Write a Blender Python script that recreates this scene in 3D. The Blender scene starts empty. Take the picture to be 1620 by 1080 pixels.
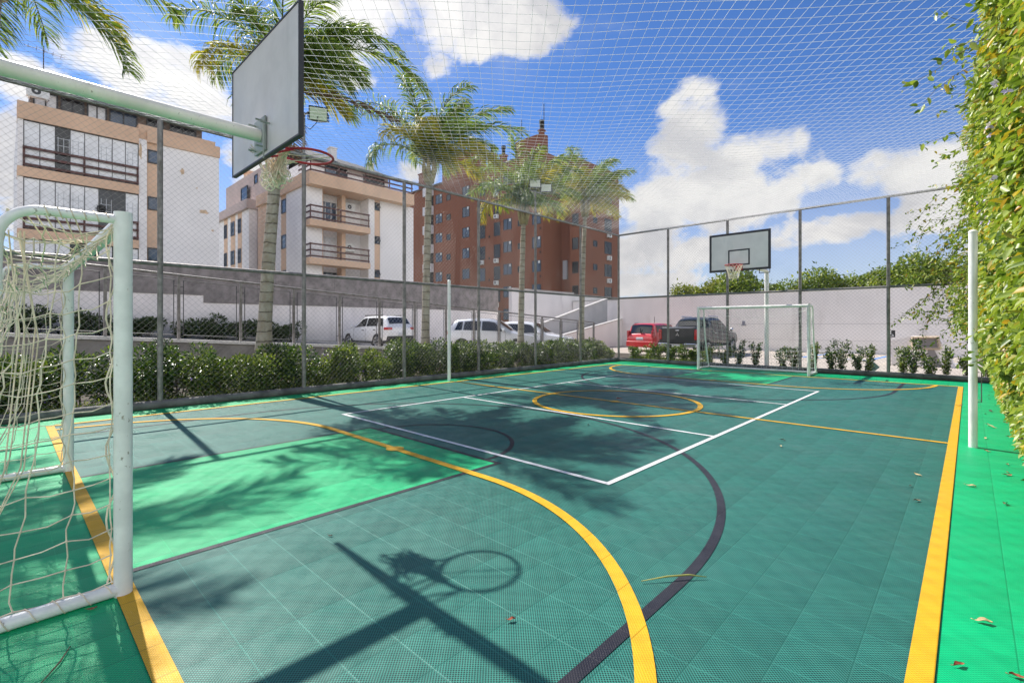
import bpy, math, random
import numpy as np
from mathutils import Vector, Matrix

random.seed(7)
RNG = np.random.default_rng(7)
scene = bpy.context.scene
COL = scene.collection

# ---------------------------------------------------------------- camera
cam_data = bpy.data.cameras.new('camera')
cam_data.sensor_width = 36.0
cam_data.lens = 763.14 / 1620 * 36.0
cam_data.shift_y = -26.0 / 1620
cam_data.clip_start = 0.05
cam_data.clip_end = 3000
cam = bpy.data.objects.new('camera', cam_data)
COL.objects.link(cam)
cam.location = (0, 0, 1.4)
cam.rotation_euler = (math.radians(90), 0, 0.7588)
scene.camera = cam

# ---------------------------------------------------------------- exposure
scene.view_settings.view_transform = 'Standard'
scene.view_settings.look = 'None'
scene.view_settings.gamma = 1
scene.view_settings.use_curve_mapping = False
scene.view_settings.exposure = 0.64
scene.cycles.max_bounces = 8
scene.cycles.diffuse_bounces = 3
scene.cycles.glossy_bounces = 3
scene.cycles.transmission_bounces = 4
scene.cycles.transparent_max_bounces = 8

# ---------------------------------------------------------------- sun
SUN_DIR = Vector((-2.69, 0.18, 3.08)).normalized()      # towards the sun
SUN_EL = math.asin(SUN_DIR.z)
SUN_AZ = math.atan2(SUN_DIR.x, SUN_DIR.y)
sun_data = bpy.data.lights.new('sun', 'SUN')
sun_data.energy = 4.8
sun_data.angle = math.radians(0.53)
sun_data.color = (1.0, 0.955, 0.89)
sun = bpy.data.objects.new('sun', sun_data)
COL.objects.link(sun)
sun.rotation_euler = SUN_DIR.to_track_quat('Z', 'Y').to_euler()

# ---------------------------------------------------------------- sky
world = bpy.data.worlds.new('World')
scene.world = world
world.use_nodes = True


class NT:
    def __init__(s, tree):
        s.t = tree

    def new(s, typ, **kw):
        n = s.t.nodes.new(typ)
        for k, v in kw.items():
            setattr(n, k, v)
        return n

    def link(s, a, b):
        s.t.links.new(a, b)

    def val(s, sock, v):
        if isinstance(v, bpy.types.NodeSocket):
            s.t.links.new(v, sock)
        else:
            sock.default_value = v

    def m(s, op, a, b=0.0, c=0.0, clamp=False):
        n = s.t.nodes.new('ShaderNodeMath')
        n.operation = op
        n.use_clamp = clamp
        s.val(n.inputs[0], a)
        s.val(n.inputs[1], b)
        s.val(n.inputs[2], c)
        return n.outputs[0]

    def vm(s, op, a, b=(0, 0, 0), scale=None):
        n = s.t.nodes.new('ShaderNodeVectorMath')
        n.operation = op
        s.val(n.inputs[0], a)
        s.val(n.inputs[1], b)
        if scale is not None:
            s.val(n.inputs['Scale'], scale)
        return n.outputs['Value'] if op in ('DOT_PRODUCT', 'LENGTH') else n.outputs[0]

    def mix(s, fac, a, b, blend='MIX'):
        n = s.t.nodes.new('ShaderNodeMix')
        n.data_type = 'RGBA'
        n.blend_type = blend
        s.val(n.inputs[0], fac)
        s.val(n.inputs[6], a)
        s.val(n.inputs[7], b)
        return n.outputs[2]

    def noise(s, vec, scale, detail=2, rough=0.5):
        n = s.t.nodes.new('ShaderNodeTexNoise')
        if vec is not None:
            s.link(vec, n.inputs['Vector'])
        n.inputs['Scale'].default_value = scale
        n.inputs['Detail'].default_value = detail
        n.inputs['Roughness'].default_value = rough
        return n.outputs['Fac']

    def smooth(s, v, a, b, lo=0.0, hi=1.0):
        n = s.t.nodes.new('ShaderNodeMapRange')
        n.interpolation_type = 'SMOOTHSTEP'
        s.val(n.inputs['Value'], v)
        n.inputs['From Min'].default_value = a
        n.inputs['From Max'].default_value = b
        n.inputs['To Min'].default_value = lo
        n.inputs['To Max'].default_value = hi
        return n.outputs['Result']


def build_sky():
    nt = NT(world.node_tree)
    world.node_tree.nodes.clear()
    out = nt.new('ShaderNodeOutputWorld')
    bg = nt.new('ShaderNodeBackground')
    bg.inputs['Strength'].default_value = 0.095
    sky = nt.new('ShaderNodeTexSky', sky_type='NISHITA')
    sky.sun_disc = False
    sky.sun_elevation = SUN_EL
    sky.sun_rotation = SUN_AZ
    sky.altitude = 30
    sky.air_density = 1.0
    sky.dust_density = 0.5
    sky.ozone_density = 3.0
    tc = nt.new('ShaderNodeTexCoord')
    d = tc.outputs['Generated']
    # angles about a fixed heading, in degrees
    yaw = 0.7588
    fwd = (-math.sin(yaw), math.cos(yaw), 0)
    rgt = (math.cos(yaw), math.sin(yaw), 0)
    az = nt.m('MULTIPLY', nt.m('ARCTAN2', nt.vm('DOT_PRODUCT', d, rgt), nt.vm('DOT_PRODUCT', d, fwd)), 57.2958)
    sep = nt.new('ShaderNodeSeparateXYZ')
    nt.link(d, sep.inputs[0])
    el = nt.m('MULTIPLY', nt.m('ARCSINE', sep.outputs[2]), 57.2958)
    clouds = CLOUDS
    field = None
    for a0, e0, wa, we in clouds:
        u = nt.m('DIVIDE', nt.m('SUBTRACT', az, a0), wa)
        v = nt.m('DIVIDE', nt.m('SUBTRACT', el, e0), we)
        q = nt.m('SUBTRACT', 1.0, nt.m('ADD', nt.m('MULTIPLY', u, u), nt.m('MULTIPLY', v, v)))
        field = q if field is None else nt.m('SMOOTH_MAX', field, q, 0.25)
    field = nt.m('MAXIMUM', field, -1.5)
    st = nt.vm('MULTIPLY', d, (1, 1, 1.35))
    # billows: warp the lookup direction, then add several octaves
    wn = nt.new('ShaderNodeTexNoise')
    nt.link(st, wn.inputs['Vector'])
    wn.inputs['Scale'].default_value = 5.0
    wn.inputs['Detail'].default_value = 3
    wv = nt.vm('SCALE', nt.vm('SUBTRACT', wn.outputs['Color'], (0.5, 0.5, 0.5)), scale=0.16)
    st = nt.vm('ADD', st, wv)
    n1 = nt.noise(st, 7.5, 12, 0.63)
    n2 = nt.noise(st, 3.0, 5, 0.55)
    f2 = nt.m('ADD', field, nt.m('MULTIPLY', nt.m('SUBTRACT', n1, 0.5), 4.6))
    f2 = nt.m('ADD', f2, nt.m('MULTIPLY', nt.m('SUBTRACT', n2, 0.5), 3.0))
    mask = nt.smooth(f2, -0.15, 0.70)
    # thin streaks all over the sky
    wis = nt.smooth(nt.noise(nt.vm('MULTIPLY', d, (1, 1, 3)), 3.1, 8, 0.62), 0.50, 0.85, 0, 0.26)
    mask = nt.m('MAXIMUM', mask, wis)
    low = nt.smooth(el, -2.0, 24.0, 0.55, 0.0)
    mask = nt.m('MAXIMUM', mask, low)
    body = nt.smooth(nt.m('ADD', nt.noise(st, 8.0, 10, 0.62), nt.m('MULTIPLY', nt.m('SUBTRACT', 1.0, mask), 0.25)), 0.36, 0.66)
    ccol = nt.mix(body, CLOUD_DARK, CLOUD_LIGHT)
    # clouds near the sun are far brighter
    glow = nt.smooth(nt.vm('DOT_PRODUCT', d, tuple(SUN_DIR)), 0.75, 1.0, 1.0, 1.5)
    # low clouds out of view are boosted as added fill light for walls
    fill_bank = nt.m('MULTIPLY', nt.smooth(nt.m('ABSOLUTE', az), 58, 100), nt.smooth(el, 28, 45, 1.0, 0.0))
    glow = nt.m('MULTIPLY', glow, nt.m('ADD', 1.0, nt.m('MULTIPLY', fill_bank, 1.3)))
    gl = nt.new('ShaderNodeCombineColor')
    for i in range(3):
        nt.link(glow, gl.inputs[i])
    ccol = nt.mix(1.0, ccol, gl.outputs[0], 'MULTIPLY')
    skyc = nt.mix(1.0, sky.outputs[0], SKY_TINT, 'MULTIPLY')
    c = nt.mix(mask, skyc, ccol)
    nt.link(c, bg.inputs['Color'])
    nt.link(bg.outputs[0], out.inputs[0])


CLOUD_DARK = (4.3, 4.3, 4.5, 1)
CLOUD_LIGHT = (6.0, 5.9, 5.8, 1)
SKY_TINT = (0.42, 0.64, 0.97, 1)
CLOUDS = [
(-44.5,19.8,3.2,1.7),(-38.6,22.7,5.1,3.2),(-33.2,22.3,4.3,3.8),(-40.9,17.9,5.4,1.7),
(-15.4,31.7,8.4,3.8),(-5.2,32.6,8.9,4.0),(1.5,31.3,4.5,2.6),(-18.1,27.8,4.1,3.2),(-8.9,27.7,2.5,1.6),
(19.8,19.6,4.6,4.7),(26.5,17.5,5.1,2.7),(22.8,13.8,11.6,4.2),(32.7,14.3,2.1,1.8),(16.8,12.3,4.8,3.1),
(14.9,8.9,7.0,4.2),(20.8,8.3,3.9,1.5),(39.1,13.9,5.0,2.4),(33.8,9.2,8.8,2.1),(42.1,10.2,3.7,3.7),
(-46.3,12.4,2.5,4.1),(-28.3,15.7,3.5,3.5),(-11.8,17.0,2.9,1.7),(14.7,4.6,8.4,1.8),(42.1,6.3,5.0,2.1),
(-105,22,40,16),(135,20,50,17),(88,22,28,15),(175,20,40,17),(-150,18,30,15)]  # unseen banks beside and behind the view, added to brighten shaded walls
build_sky()

# ================================================================ helpers
def tag(o, label=None, cat=None, group=None, kind=None):
    if label:
        o['label'] = label
    if cat:
        o['category'] = cat
    if group:
        o['group'] = group
    if kind:
        o['kind'] = kind
    return o


ORIG = {}


def thing(name, label, cat, loc=(0, 0, 0), group=None, rz=0.0):
    o = bpy.data.objects.new(name, None)
    o.empty_display_size = 0.2
    COL.objects.link(o)
    o.location = loc
    o.rotation_euler = (0, 0, rz)
    ORIG[o.name] = Vector(loc)
    return tag(o, label, cat, group)


def link_mesh(name, me, mat, parent=None, smooth=False):
    if mat is not None:
        me.materials.append(mat)
    if smooth:
        me.polygons.foreach_set('use_smooth', [True] * len(me.polygons))
    o = bpy.data.objects.new(name, me)
    COL.objects.link(o)
    if parent is not None:
        o.parent = parent
    return o


class MB:
    """collects shapes; coordinates are world ones unless build(local=True)"""

    def __init__(s):
        s.v = []
        s.f = []

    def add(s, verts, faces):
        b = len(s.v)
        s.v.extend([tuple(p) for p in verts])
        s.f.extend([tuple(i + b for i in f) for f in faces])
        return s

    def box(s, x0, x1, y0, y1, z0, z1):
        v = [(x0, y0, z0), (x1, y0, z0), (x1, y1, z0), (x0, y1, z0), (x0, y0, z1), (x1, y0, z1), (x1, y1, z1), (x0, y1, z1)]
        return s.add(v, [(0, 3, 2, 1), (4, 5, 6, 7), (0, 1, 5, 4), (1, 2, 6, 5), (2, 3, 7, 6), (3, 0, 4, 7)])

    def bbox(s, x0, x1, y0, y1, z0, z1, b=0.01):
        """box with chamfered vertical and top edges"""
        pts = [(x0 + b, y0), (x1 - b, y0), (x1, y0 + b), (x1, y1 - b), (x1 - b, y1), (x0 + b, y1), (x0, y1 - b), (x0, y0 + b)]
        ins = [(x0 + b, y0 + b), (x1 - b, y0 + b), (x1 - b, y0 + b), (x1 - b, y1 - b), (x1 - b, y1 - b), (x0 + b, y1 - b), (x0 + b, y1 - b), (x0 + b, y0 + b)]
        v = [(x, y, z0) for x, y in pts] + [(x, y, z1 - b) for x, y in pts] + [(x0 + b, y0 + b, z1), (x1 - b, y0 + b, z1), (x1 - b, y1 - b, z1), (x0 + b, y1 - b, z1)]
        f = [tuple(range(7, -1, -1))]
        for i in range(8):
            j = (i + 1) % 8
            f.append((i, j, 8 + j, 8 + i))
        f += [(16, 17, 18, 19), (8, 9, 17, 16), (9, 10, 17), (10, 11, 18, 17), (11, 12, 18), (12, 13, 19, 18), (13, 14, 19), (14, 15, 16, 19), (15, 8, 16)]
        return s.add(v, f)

    def prism(s, poly, axis, a0, a1):
        """poly is a list of 2D points; axis is the extrusion axis"""
        n = len(poly)
        def P(p, a):
            return {'x': (a, p[0], p[1]), 'y': (p[0], a, p[1]), 'z': (p[0], p[1], a)}[axis]
        v = [P(p, a0) for p in poly] + [P(p, a1) for p in poly]
        f = [tuple(range(n - 1, -1, -1)), tuple(range(n, 2 * n))]
        for i in range(n):
            j = (i + 1) % n
            f.append((i, j, n + j, n + i))
        return s.add(v, f)

    def tube(s, pts, r, n=8, closed=False, caps=True):
        pts = [Vector(p) for p in pts]
        m = len(pts)
        rs = r if isinstance(r, (list, tuple)) else [r] * m
        b = len(s.v)
        prev = None
        for i, p in enumerate(pts):
            if closed:
                t = pts[(i + 1) % m] - pts[i - 1]
            else:
                t = pts[min(i + 1, m - 1)] - pts[max(i - 1, 0)]
            if t.length < 1e-9:
                t = Vector((0, 0, 1))
            t.normalize()
            if prev is None:
                ref = Vector((0, 0, 1)) if abs(t.z) < 0.9 else Vector((1, 0, 0))
                u = t.cross(ref).normalized()
            else:
                u = (prev - t * prev.dot(t))
                if u.length < 1e-6:
                    u = t.orthogonal()
                u.normalize()
            prev = u
            w = t.cross(u)
            for k in range(n):
                a = 2 * math.pi * k / n
                q = p + (u * math.cos(a) + w * math.sin(a)) * rs[i]
                s.v.append((q.x, q.y, q.z))
        segs = m if closed else m - 1
        for i in range(segs):
            i2 = (i + 1) % m
            for k in range(n):
                k2 = (k + 1) % n
                s.f.append((b + i * n + k, b + i * n + k2, b + i2 * n + k2, b + i2 * n + k))
        if caps and not closed:
            s.f.append(tuple(b + k for k in range(n - 1, -1, -1)))
            s.f.append(tuple(b + (m - 1) * n + k for k in range(n)))
        return s

    def quad(s, a, b, c, d):
        return s.add([a, b, c, d], [(0, 1, 2, 3)])

    def sphere(s, c, r, n=8, m=6):
        c = Vector(c)
        v = [c + Vector((0, 0, -r))]
        for i in range(1, m):
            th = -math.pi / 2 + math.pi * i / m
            for k in range(n):
                a = 2 * math.pi * k / n
                v.append(c + Vector((math.cos(a) * math.cos(th), math.sin(a) * math.cos(th), math.sin(th))) * r)
        v.append(c + Vector((0, 0, r)))
        f = []
        for k in range(n):
            f.append((0, 1 + (k + 1) % n, 1 + k))
        for i in range(m - 2):
            for k in range(n):
                k2 = (k + 1) % n
                f.append((1 + i * n + k, 1 + i * n + k2, 1 + (i + 1) * n + k2, 1 + (i + 1) * n + k))
        L = len(v) - 1
        for k in range(n):
            f.append((L, 1 + (m - 2) * n + k, 1 + (m - 2) * n + (k + 1) % n))
        return s.add(v, f)

    def build(s, name, mat, parent=None, smooth=False, local=False):
        off = Vector((0, 0, 0))
        if parent is not None and not local:
            root = parent
            while root.parent is not None:
                root = root.parent
            off = ORIG.get(root.name, Vector((0, 0, 0)))
        me = bpy.data.meshes.new(name)
        me.from_pydata([(p[0] - off.x, p[1] - off.y, p[2] - off.z) for p in s.v], [], s.f)
        o = link_mesh(name, me, mat, parent, smooth)
        if smooth == 'auto':
            ang = math.radians(40)
            me.set_sharp_from_angle(angle=ang)
        return o


def np_mesh(name, V, F, mat, parent=None, off=None):
    """V (N,3) array, F (M,k) array"""
    if off is not None:
        V = V - np.array(off)
    me = bpy.data.meshes.new(name)
    M, k = F.shape
    me.vertices.add(len(V))
    me.vertices.foreach_set('co', V.astype(np.float32).ravel())
    me.loops.add(M * k)
    me.loops.foreach_set('vertex_index', F.astype(np.int32).ravel())
    me.polygons.add(M)
    me.polygons.foreach_set('loop_start', np.arange(0, M * k, k, dtype=np.int32))
    me.update(calc_edges=True)
    me.validate()
    return link_mesh(name, me, mat, parent)


def unit(a):
    return a / np.maximum(np.linalg.norm(a, axis=1, keepdims=True), 1e-9)


def leaves_geo(P, D, N, ln, wd, fold=0.25):
    """six-point folded leaves: P base points, D directions, N normals, ln/wd lengths and widths"""
    n = len(P)
    D = unit(D)
    S = unit(np.cross(D, N))
    N = unit(np.cross(S, D))
    ln = np.asarray(ln).reshape(-1, 1) * np.ones((n, 1))
    wd = np.asarray(wd).reshape(-1, 1) * np.ones((n, 1))
    b = P
    t = P + D * ln - N * ln * 0.12
    h = wd * 0.5
    up = N * h * fold
    l1 = P + D * ln * 0.28 + S * h * 0.92 + up
    l2 = P + D * ln * 0.66 + S * h * 0.75 + up * 0.8
    r1 = P + D * ln * 0.28 - S * h * 0.92 + up
    r2 = P + D * ln * 0.66 - S * h * 0.75 + up * 0.8
    V = np.stack([b, l1, l2, t, r2, r1], 1).reshape(-1, 3)
    i = np.arange(n).reshape(-1, 1) * 6
    F = np.concatenate([i + np.array([[0, 3, 2, 1]]), i + np.array([[0, 5, 4, 3]])], 0)
    return V, F


def rand_dirs(n, up=0.0):
    d = RNG.normal(size=(n, 3))
    d = unit(d)
    d[:, 2] += up
    return unit(d)


def tubes_geo(A, B, r, n=3):
    """many straight thin rods from A to B"""
    T = unit(B - A)
    ref = np.where(np.abs(T[:, 2:3]) < 0.9, np.array([[0, 0, 1.0]]), np.array([[1.0, 0, 0]]))
    U = unit(np.cross(T, ref))
    W = np.cross(T, U)
    ring = []
    for k in range(n):
        a = 2 * math.pi * k / n + 0.3
        ring.append(U * math.cos(a) * r + W * math.sin(a) * r)
    V = np.stack([A + q for q in ring] + [B + q for q in ring], 1).reshape(-1, 3)
    i = np.arange(len(A)).reshape(-1, 1) * (2 * n)
    F = np.concatenate([i + np.array([[k, (k + 1) % n, n + (k + 1) % n, n + k]]) for k in range(n)], 0)
    return V, F


# ================================================================ materials
MATS = {}


def mat(name, col, rough=0.6, metal=0.0, var=0.0, vscale=3.0, bump=0.0, bscale=40.0, spec=0.5, coat=0.0, dirt=None, dscale=2.0, chip=None):
    """a procedural surface: a base colour broken up by noise, an optional stain colour and bump"""
    if name in MATS:
        return MATS[name]
    m = bpy.data.materials.new(name)
    m.use_nodes = True
    nt = NT(m.node_tree)
    bs = m.node_tree.nodes['Principled BSDF']
    c = (*col, 1)
    tc = nt.new('ShaderNodeTexCoord')
    vec = tc.outputs['Object']
    if var > 0:
        n = nt.noise(vec, vscale, 6, 0.6)
        f = nt.smooth(n, 0.3, 0.7)
        lo = tuple(x * (1 - var) for x in col) + (1,)
        hi = tuple(min(1, x * (1 + var)) for x in col) + (1,)
        c = nt.mix(f, lo, hi)
    if dirt is not None:
        st = nt.vm('MULTIPLY', vec, (1, 1, 0.25))
        n = nt.noise(st, dscale, 8, 0.65)
        f = nt.smooth(n, 0.52, 0.78, 0, 0.75)
        c = nt.mix(f, c, (*dirt, 1))
    if chip is not None:      # small chips and scratches with rust in them
        n = nt.noise(nt.vm('MULTIPLY', vec, (1, 1, 0.6)), 38, 5, 0.62)
        n2 = nt.noise(vec, 3.0, 3, 0.5)
        f = nt.smooth(nt.m('ADD', n, nt.m('MULTIPLY', nt.m('SUBTRACT', n2, 0.5), 0.35)), 0.66, 0.72, 0, 0.8)
        c = nt.mix(f, c, (*chip, 1))
    nt.val(bs.inputs['Base Color'], c)
    if var > 0:
        nt.link(nt.smooth(nt.noise(vec, vscale * 2.3, 4, 0.6), 0.2, 0.8, max(0.02, rough - 0.1), min(1, rough + 0.12)), bs.inputs['Roughness'])
    else:
        bs.inputs['Roughness'].default_value = rough
    bs.inputs['Metallic'].default_value = metal
    bs.inputs['Specular IOR Level'].default_value = spec
    bs.inputs['Coat Weight'].default_value = coat
    bs.inputs['Coat Roughness'].default_value = 0.05
    if bump > 0:
        b = nt.new('ShaderNodeBump')
        b.inputs['Strength'].default_value = bump
        b.inputs['Distance'].default_value = 0.02
        nt.link(nt.noise(vec, bscale, 5, 0.6), b.inputs['Height'])
        nt.link(b.outputs[0], bs.inputs['Normal'])
    MATS[name] = m
    return m


def leaf_mat(name, stops, rough=0.45, trans=0.3, tint=(1.2, 1.25, 0.5, 1)):
    """each leaf takes its own hue"""
    m = bpy.data.materials.new(name)
    m.use_nodes = True
    nt = NT(m.node_tree)
    bs = m.node_tree.nodes['Principled BSDF']
    out = m.node_tree.nodes['Material Output']
    g = nt.new('ShaderNodeNewGeometry')
    r = nt.new('ShaderNodeValToRGB')
    el = r.color_ramp.elements
    while len(el) > 1:
        el.remove(el[-1])
    el[0].position, el[0].color = stops[0][0], (*stops[0][1], 1)
    for p, c in stops[1:]:
        e = el.new(p)
        e.color = (*c, 1)
    nt.link(g.outputs['Random Per Island'], r.inputs[0])
    nt.link(r.outputs[0], bs.inputs['Base Color'])
    bs.inputs['Roughness'].default_value = rough
    tr = nt.new('ShaderNodeBsdfTranslucent')
    tc_ = nt.mix(1.0, r.outputs[0], tint, 'MULTIPLY')
    nt.link(tc_, tr.inputs['Color'])
    mx = nt.new('ShaderNodeMixShader')
    mx.inputs[0].default_value = trans
    nt.link(bs.outputs[0], mx.inputs[1])
    nt.link(tr.outputs[0], mx.inputs[2])
    nt.link(mx.outputs[0], out.inputs[0])
    return m


TILE = 0.247


def tile_mat(name, col, seam=1.08, rough=0.40, stripe=0.15, hole=0.42, spec=0.28, dustk=1.0):
    """interlocking perforated sports tiles"""
    m = bpy.data.materials.new(name)
    m.use_nodes = True
    nt = NT(m.node_tree)
    bs = m.node_tree.nodes['Principled BSDF']
    g = nt.new('ShaderNodeNewGeometry')
    p = g.outputs['Position']
    sc = nt.vm('MULTIPLY', nt.vm('ADD', p, (0.1, -0.465, 0)), (1 / TILE, 1 / TILE, 0))
    fl = nt.vm('FLOOR', sc)
    fr = nt.vm('FRACTION', sc)
    s = nt.new('ShaderNodeSeparateXYZ')
    nt.link(fr, s.inputs[0])
    sf = nt.new('ShaderNodeSeparateXYZ')
    nt.link(fl, sf.inputs[0])
    # distance to the tile edge, in metres
    ex = nt.m('MULTIPLY', nt.m('SUBTRACT', 0.5, nt.m('ABSOLUTE', nt.m('SUBTRACT', s.outputs[0], 0.5))), TILE)
    ey = nt.m('MULTIPLY', nt.m('SUBTRACT', 0.5, nt.m('ABSOLUTE', nt.m('SUBTRACT', s.outputs[1], 0.5))), TILE)
    e = nt.m('MINIMUM', ex, ey)
    dx0 = nt.m('SINE', nt.m('MULTIPLY', s.outputs[0], 2 * math.pi * 16))
    seamx = nt.smooth(ex, 0.0014, 0.0038, 1.0, 0.0)
    seamy = nt.m('MULTIPLY', nt.smooth(ey, 0.0012, 0.0030, 1.0, 0.0), nt.smooth(dx0, -0.5, 0.4, 0.35, 1.0))
    seamf = nt.m('MAXIMUM', seamx, seamy)
    gap = nt.smooth(e, 0.0004, 0.0012, 1.0, 0.0)
    # perforation: staggered dots, 20 to a tile
    k = 2 * math.pi * 16
    dx = nt.m('SINE', nt.m('MULTIPLY', s.outputs[0], k))
    dy = nt.m('SINE', nt.m('MULTIPLY', s.outputs[1], k))
    dots = nt.smooth(nt.m('MULTIPLY', dx, dy), -0.15, 0.25)
    inner = nt.smooth(e, 0.0015, 0.0035)
    dots = nt.m('MULTIPLY', dots, inner)
    # each tile and row a little different, with side shading painted across every tile
    w1 = nt.new('ShaderNodeTexWhiteNoise', noise_dimensions='2D')
    nt.link(fl, w1.inputs['Vector'])
    w2 = nt.new('ShaderNodeTexWhiteNoise', noise_dimensions='1D')
    nt.link(sf.outputs[0], w2.inputs['W'])
    br = nt.m('ADD', 1 - 1.0 * stripe, nt.m('ADD', nt.m('MULTIPLY', w1.outputs['Value'], stripe * 0.95), nt.m('ADD', nt.m('MULTIPLY', w2.outputs['Value'], stripe * 0.9), nt.m('MULTIPLY', s.outputs[0], -stripe * 0.8))))
    # worn and dusty patches
    dust = nt.smooth(nt.noise(p, 0.9, 9, 0.66), 0.45, 0.78, 0.0, 0.20)
    scr = nt.smooth(nt.noise(nt.vm('MULTIPLY', p, (1, 6, 1)), 2.4, 6, 0.7), 0.60, 0.80, 0.0, 0.16)
    c = nt.mix(1.0, (*col, 1), nt.new('ShaderNodeCombineColor').outputs[0], 'MIX')
    cc = nt.new('ShaderNodeCombineColor')
    for i in range(3):
        nt.link(br, cc.inputs[i])
    base = nt.mix(1.0, (*col, 1), cc.outputs[0], 'MULTIPLY')
    gr = nt.smooth(nt.noise(nt.vm('ADD', p, (31, 17, 0)), 1.7, 9, 0.68), 0.50, 0.74, 0.0, 0.30)
    base = nt.mix(nt.m('MULTIPLY', gr, dustk), base, tuple(0.45 * x + 0.01 for x in col) + (1,))
    # short pale scuffs in all directions
    sw = nt.vm('ADD', nt.vm('MULTIPLY', p, (1, 1, 0)), (0, 0, 0))
    s1 = nt.noise(nt.vm('MULTIPLY', sw, (3.0, 34, 1)), 1.0, 3, 0.5)
    s2 = nt.noise(nt.vm('MULTIPLY', sw, (26, 4.0, 1)), 1.0, 3, 0.5)
    sc_ = nt.m('MULTIPLY', nt.smooth(nt.m('MAXIMUM', s1, s2), 0.72, 0.78, 0, 0.35), nt.smooth(nt.noise(p, 0.7, 3, 0.5), 0.5, 0.65))
    base = nt.mix(nt.m('MULTIPLY', sc_, dustk), base, (0.5, 0.52, 0.5, 1))
    dusty = tuple(0.6 * x + 0.4 * 0.42 for x in col) + (1,)
    base = nt.mix(nt.m('MULTIPLY', nt.m('ADD', dust, scr), dustk), base, dusty)
    base = nt.mix(nt.m('MULTIPLY', dots, 1 - hole), base, tuple(x * 0.06 for x in col) + (1,))
    base = nt.mix(nt.m('MULTIPLY', seamx, 0.8), base, tuple(x * 0.42 for x in col) + (1,))
    base = nt.mix(nt.m('MULTIPLY', seamy, 0.38), base, tuple(min(0.9, x * seam * 0.85 + 0.01) for x in col) + (1,))
    base = nt.mix(nt.m('MULTIPLY', gap, 0.45), base, tuple(x * 0.4 for x in col) + (1,))
    nt.link(base, bs.inputs['Base Color'])
    nt.link(nt.smooth(nt.noise(p, 3.3, 5, 0.6), 0.25, 0.75, rough - 0.07, rough + 0.12), bs.inputs['Roughness'])
    bs.inputs['Specular IOR Level'].default_value = spec
    b = nt.new('ShaderNodeBump')
    b.inputs['Strength'].default_value = 0.5
    b.inputs['Distance'].default_value = 0.003
    hgt = nt.m('SUBTRACT', nt.m('SUBTRACT', 1.0, nt.m('MULTIPLY', dots, 0.6)), seamf)
    wob = nt.noise(p, 7.0, 3, 0.5)
    b2 = nt.new('ShaderNodeBump')
    b2.inputs['Strength'].default_value = 0.13
    b2.inputs['Distance'].default_value = 0.02
    nt.link(wob, b2.inputs['Height'])
    nt.link(hgt, b.inputs['Height'])
    nt.link(b2.outputs[0], b.inputs['Normal'])
    nt.link(b.outputs[0], bs.inputs['Normal'])
    return m


def paver_mat(name, col, joint, size=0.4):
    m = bpy.data.materials.new(name)
    m.use_nodes = True
    nt = NT(m.node_tree)
    bs = m.node_tree.nodes['Principled BSDF']
    g = nt.new('ShaderNodeNewGeometry')
    br = nt.new('ShaderNodeTexBrick')
    nt.link(g.outputs['Position'], br.inputs['Vector'])
    br.inputs['Scale'].default_value = 1.0
    br.inputs['Brick Width'].default_value = size
    br.inputs['Row Height'].default_value = size * 0.5
    br.inputs['Mortar Size'].default_value = 0.008
    br.inputs['Color1'].default_value = (*[x * 0.88 for x in col], 1)
    br.inputs['Color2'].default_value = (*[x * 1.1 for x in col], 1)
    br.inputs['Mortar'].default_value = (*joint, 1)
    n = nt.smooth(nt.noise(g.outputs['Position'], 0.8, 7, 0.65), 0.35, 0.75)
    c = nt.mix(nt.m('MULTIPLY', n, 0.4), br.outputs['Color'], (*[x * 0.6 for x in col], 1))
    nt.link(c, bs.inputs['Base Color'])
    bs.inputs['Roughness'].default_value = 0.85
    return m


def brick_mat(name, c1, c2, mortar):
    m = bpy.data.materials.new(name)
    m.use_nodes = True
    nt = NT(m.node_tree)
    bs = m.node_tree.nodes['Principled BSDF']
    g = nt.new('ShaderNodeNewGeometry')
    sp = nt.new('ShaderNodeSeparateXYZ')
    nt.link(g.outputs['Position'], sp.inputs[0])
    cb = nt.new('ShaderNodeCombineXYZ')
    nt.link(nt.m('ADD', sp.outputs[0], sp.outputs[1]), cb.inputs[0])
    nt.link(sp.outputs[2], cb.inputs[1])
    br = nt.new('ShaderNodeTexBrick')
    nt.link(cb.outputs[0], br.inputs['Vector'])
    br.inputs['Scale'].default_value = 1.0
    br.inputs['Brick Width'].default_value = 0.24
    br.inputs['Row Height'].default_value = 0.075
    br.inputs['Mortar Size'].default_value = 0.009
    br.inputs['Color1'].default_value = (*c1, 1)
    br.inputs['Color2'].default_value = (*c2, 1)
    br.inputs['Mortar'].default_value = (*mortar, 1)
    n = nt.smooth(nt.noise(nt.vm('MULTIPLY', g.outputs['Position'], (1, 1, 0.35)), 0.5, 7, 0.6), 0.35, 0.75, 0, 0.3)
    c = nt.mix(n, br.outputs['Color'], (*[x * 0.55 for x in c1], 1))
    nt.link(c, bs.inputs['Base Color'])
    bs.inputs['Roughness'].default_value = 0.85
    return m


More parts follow.
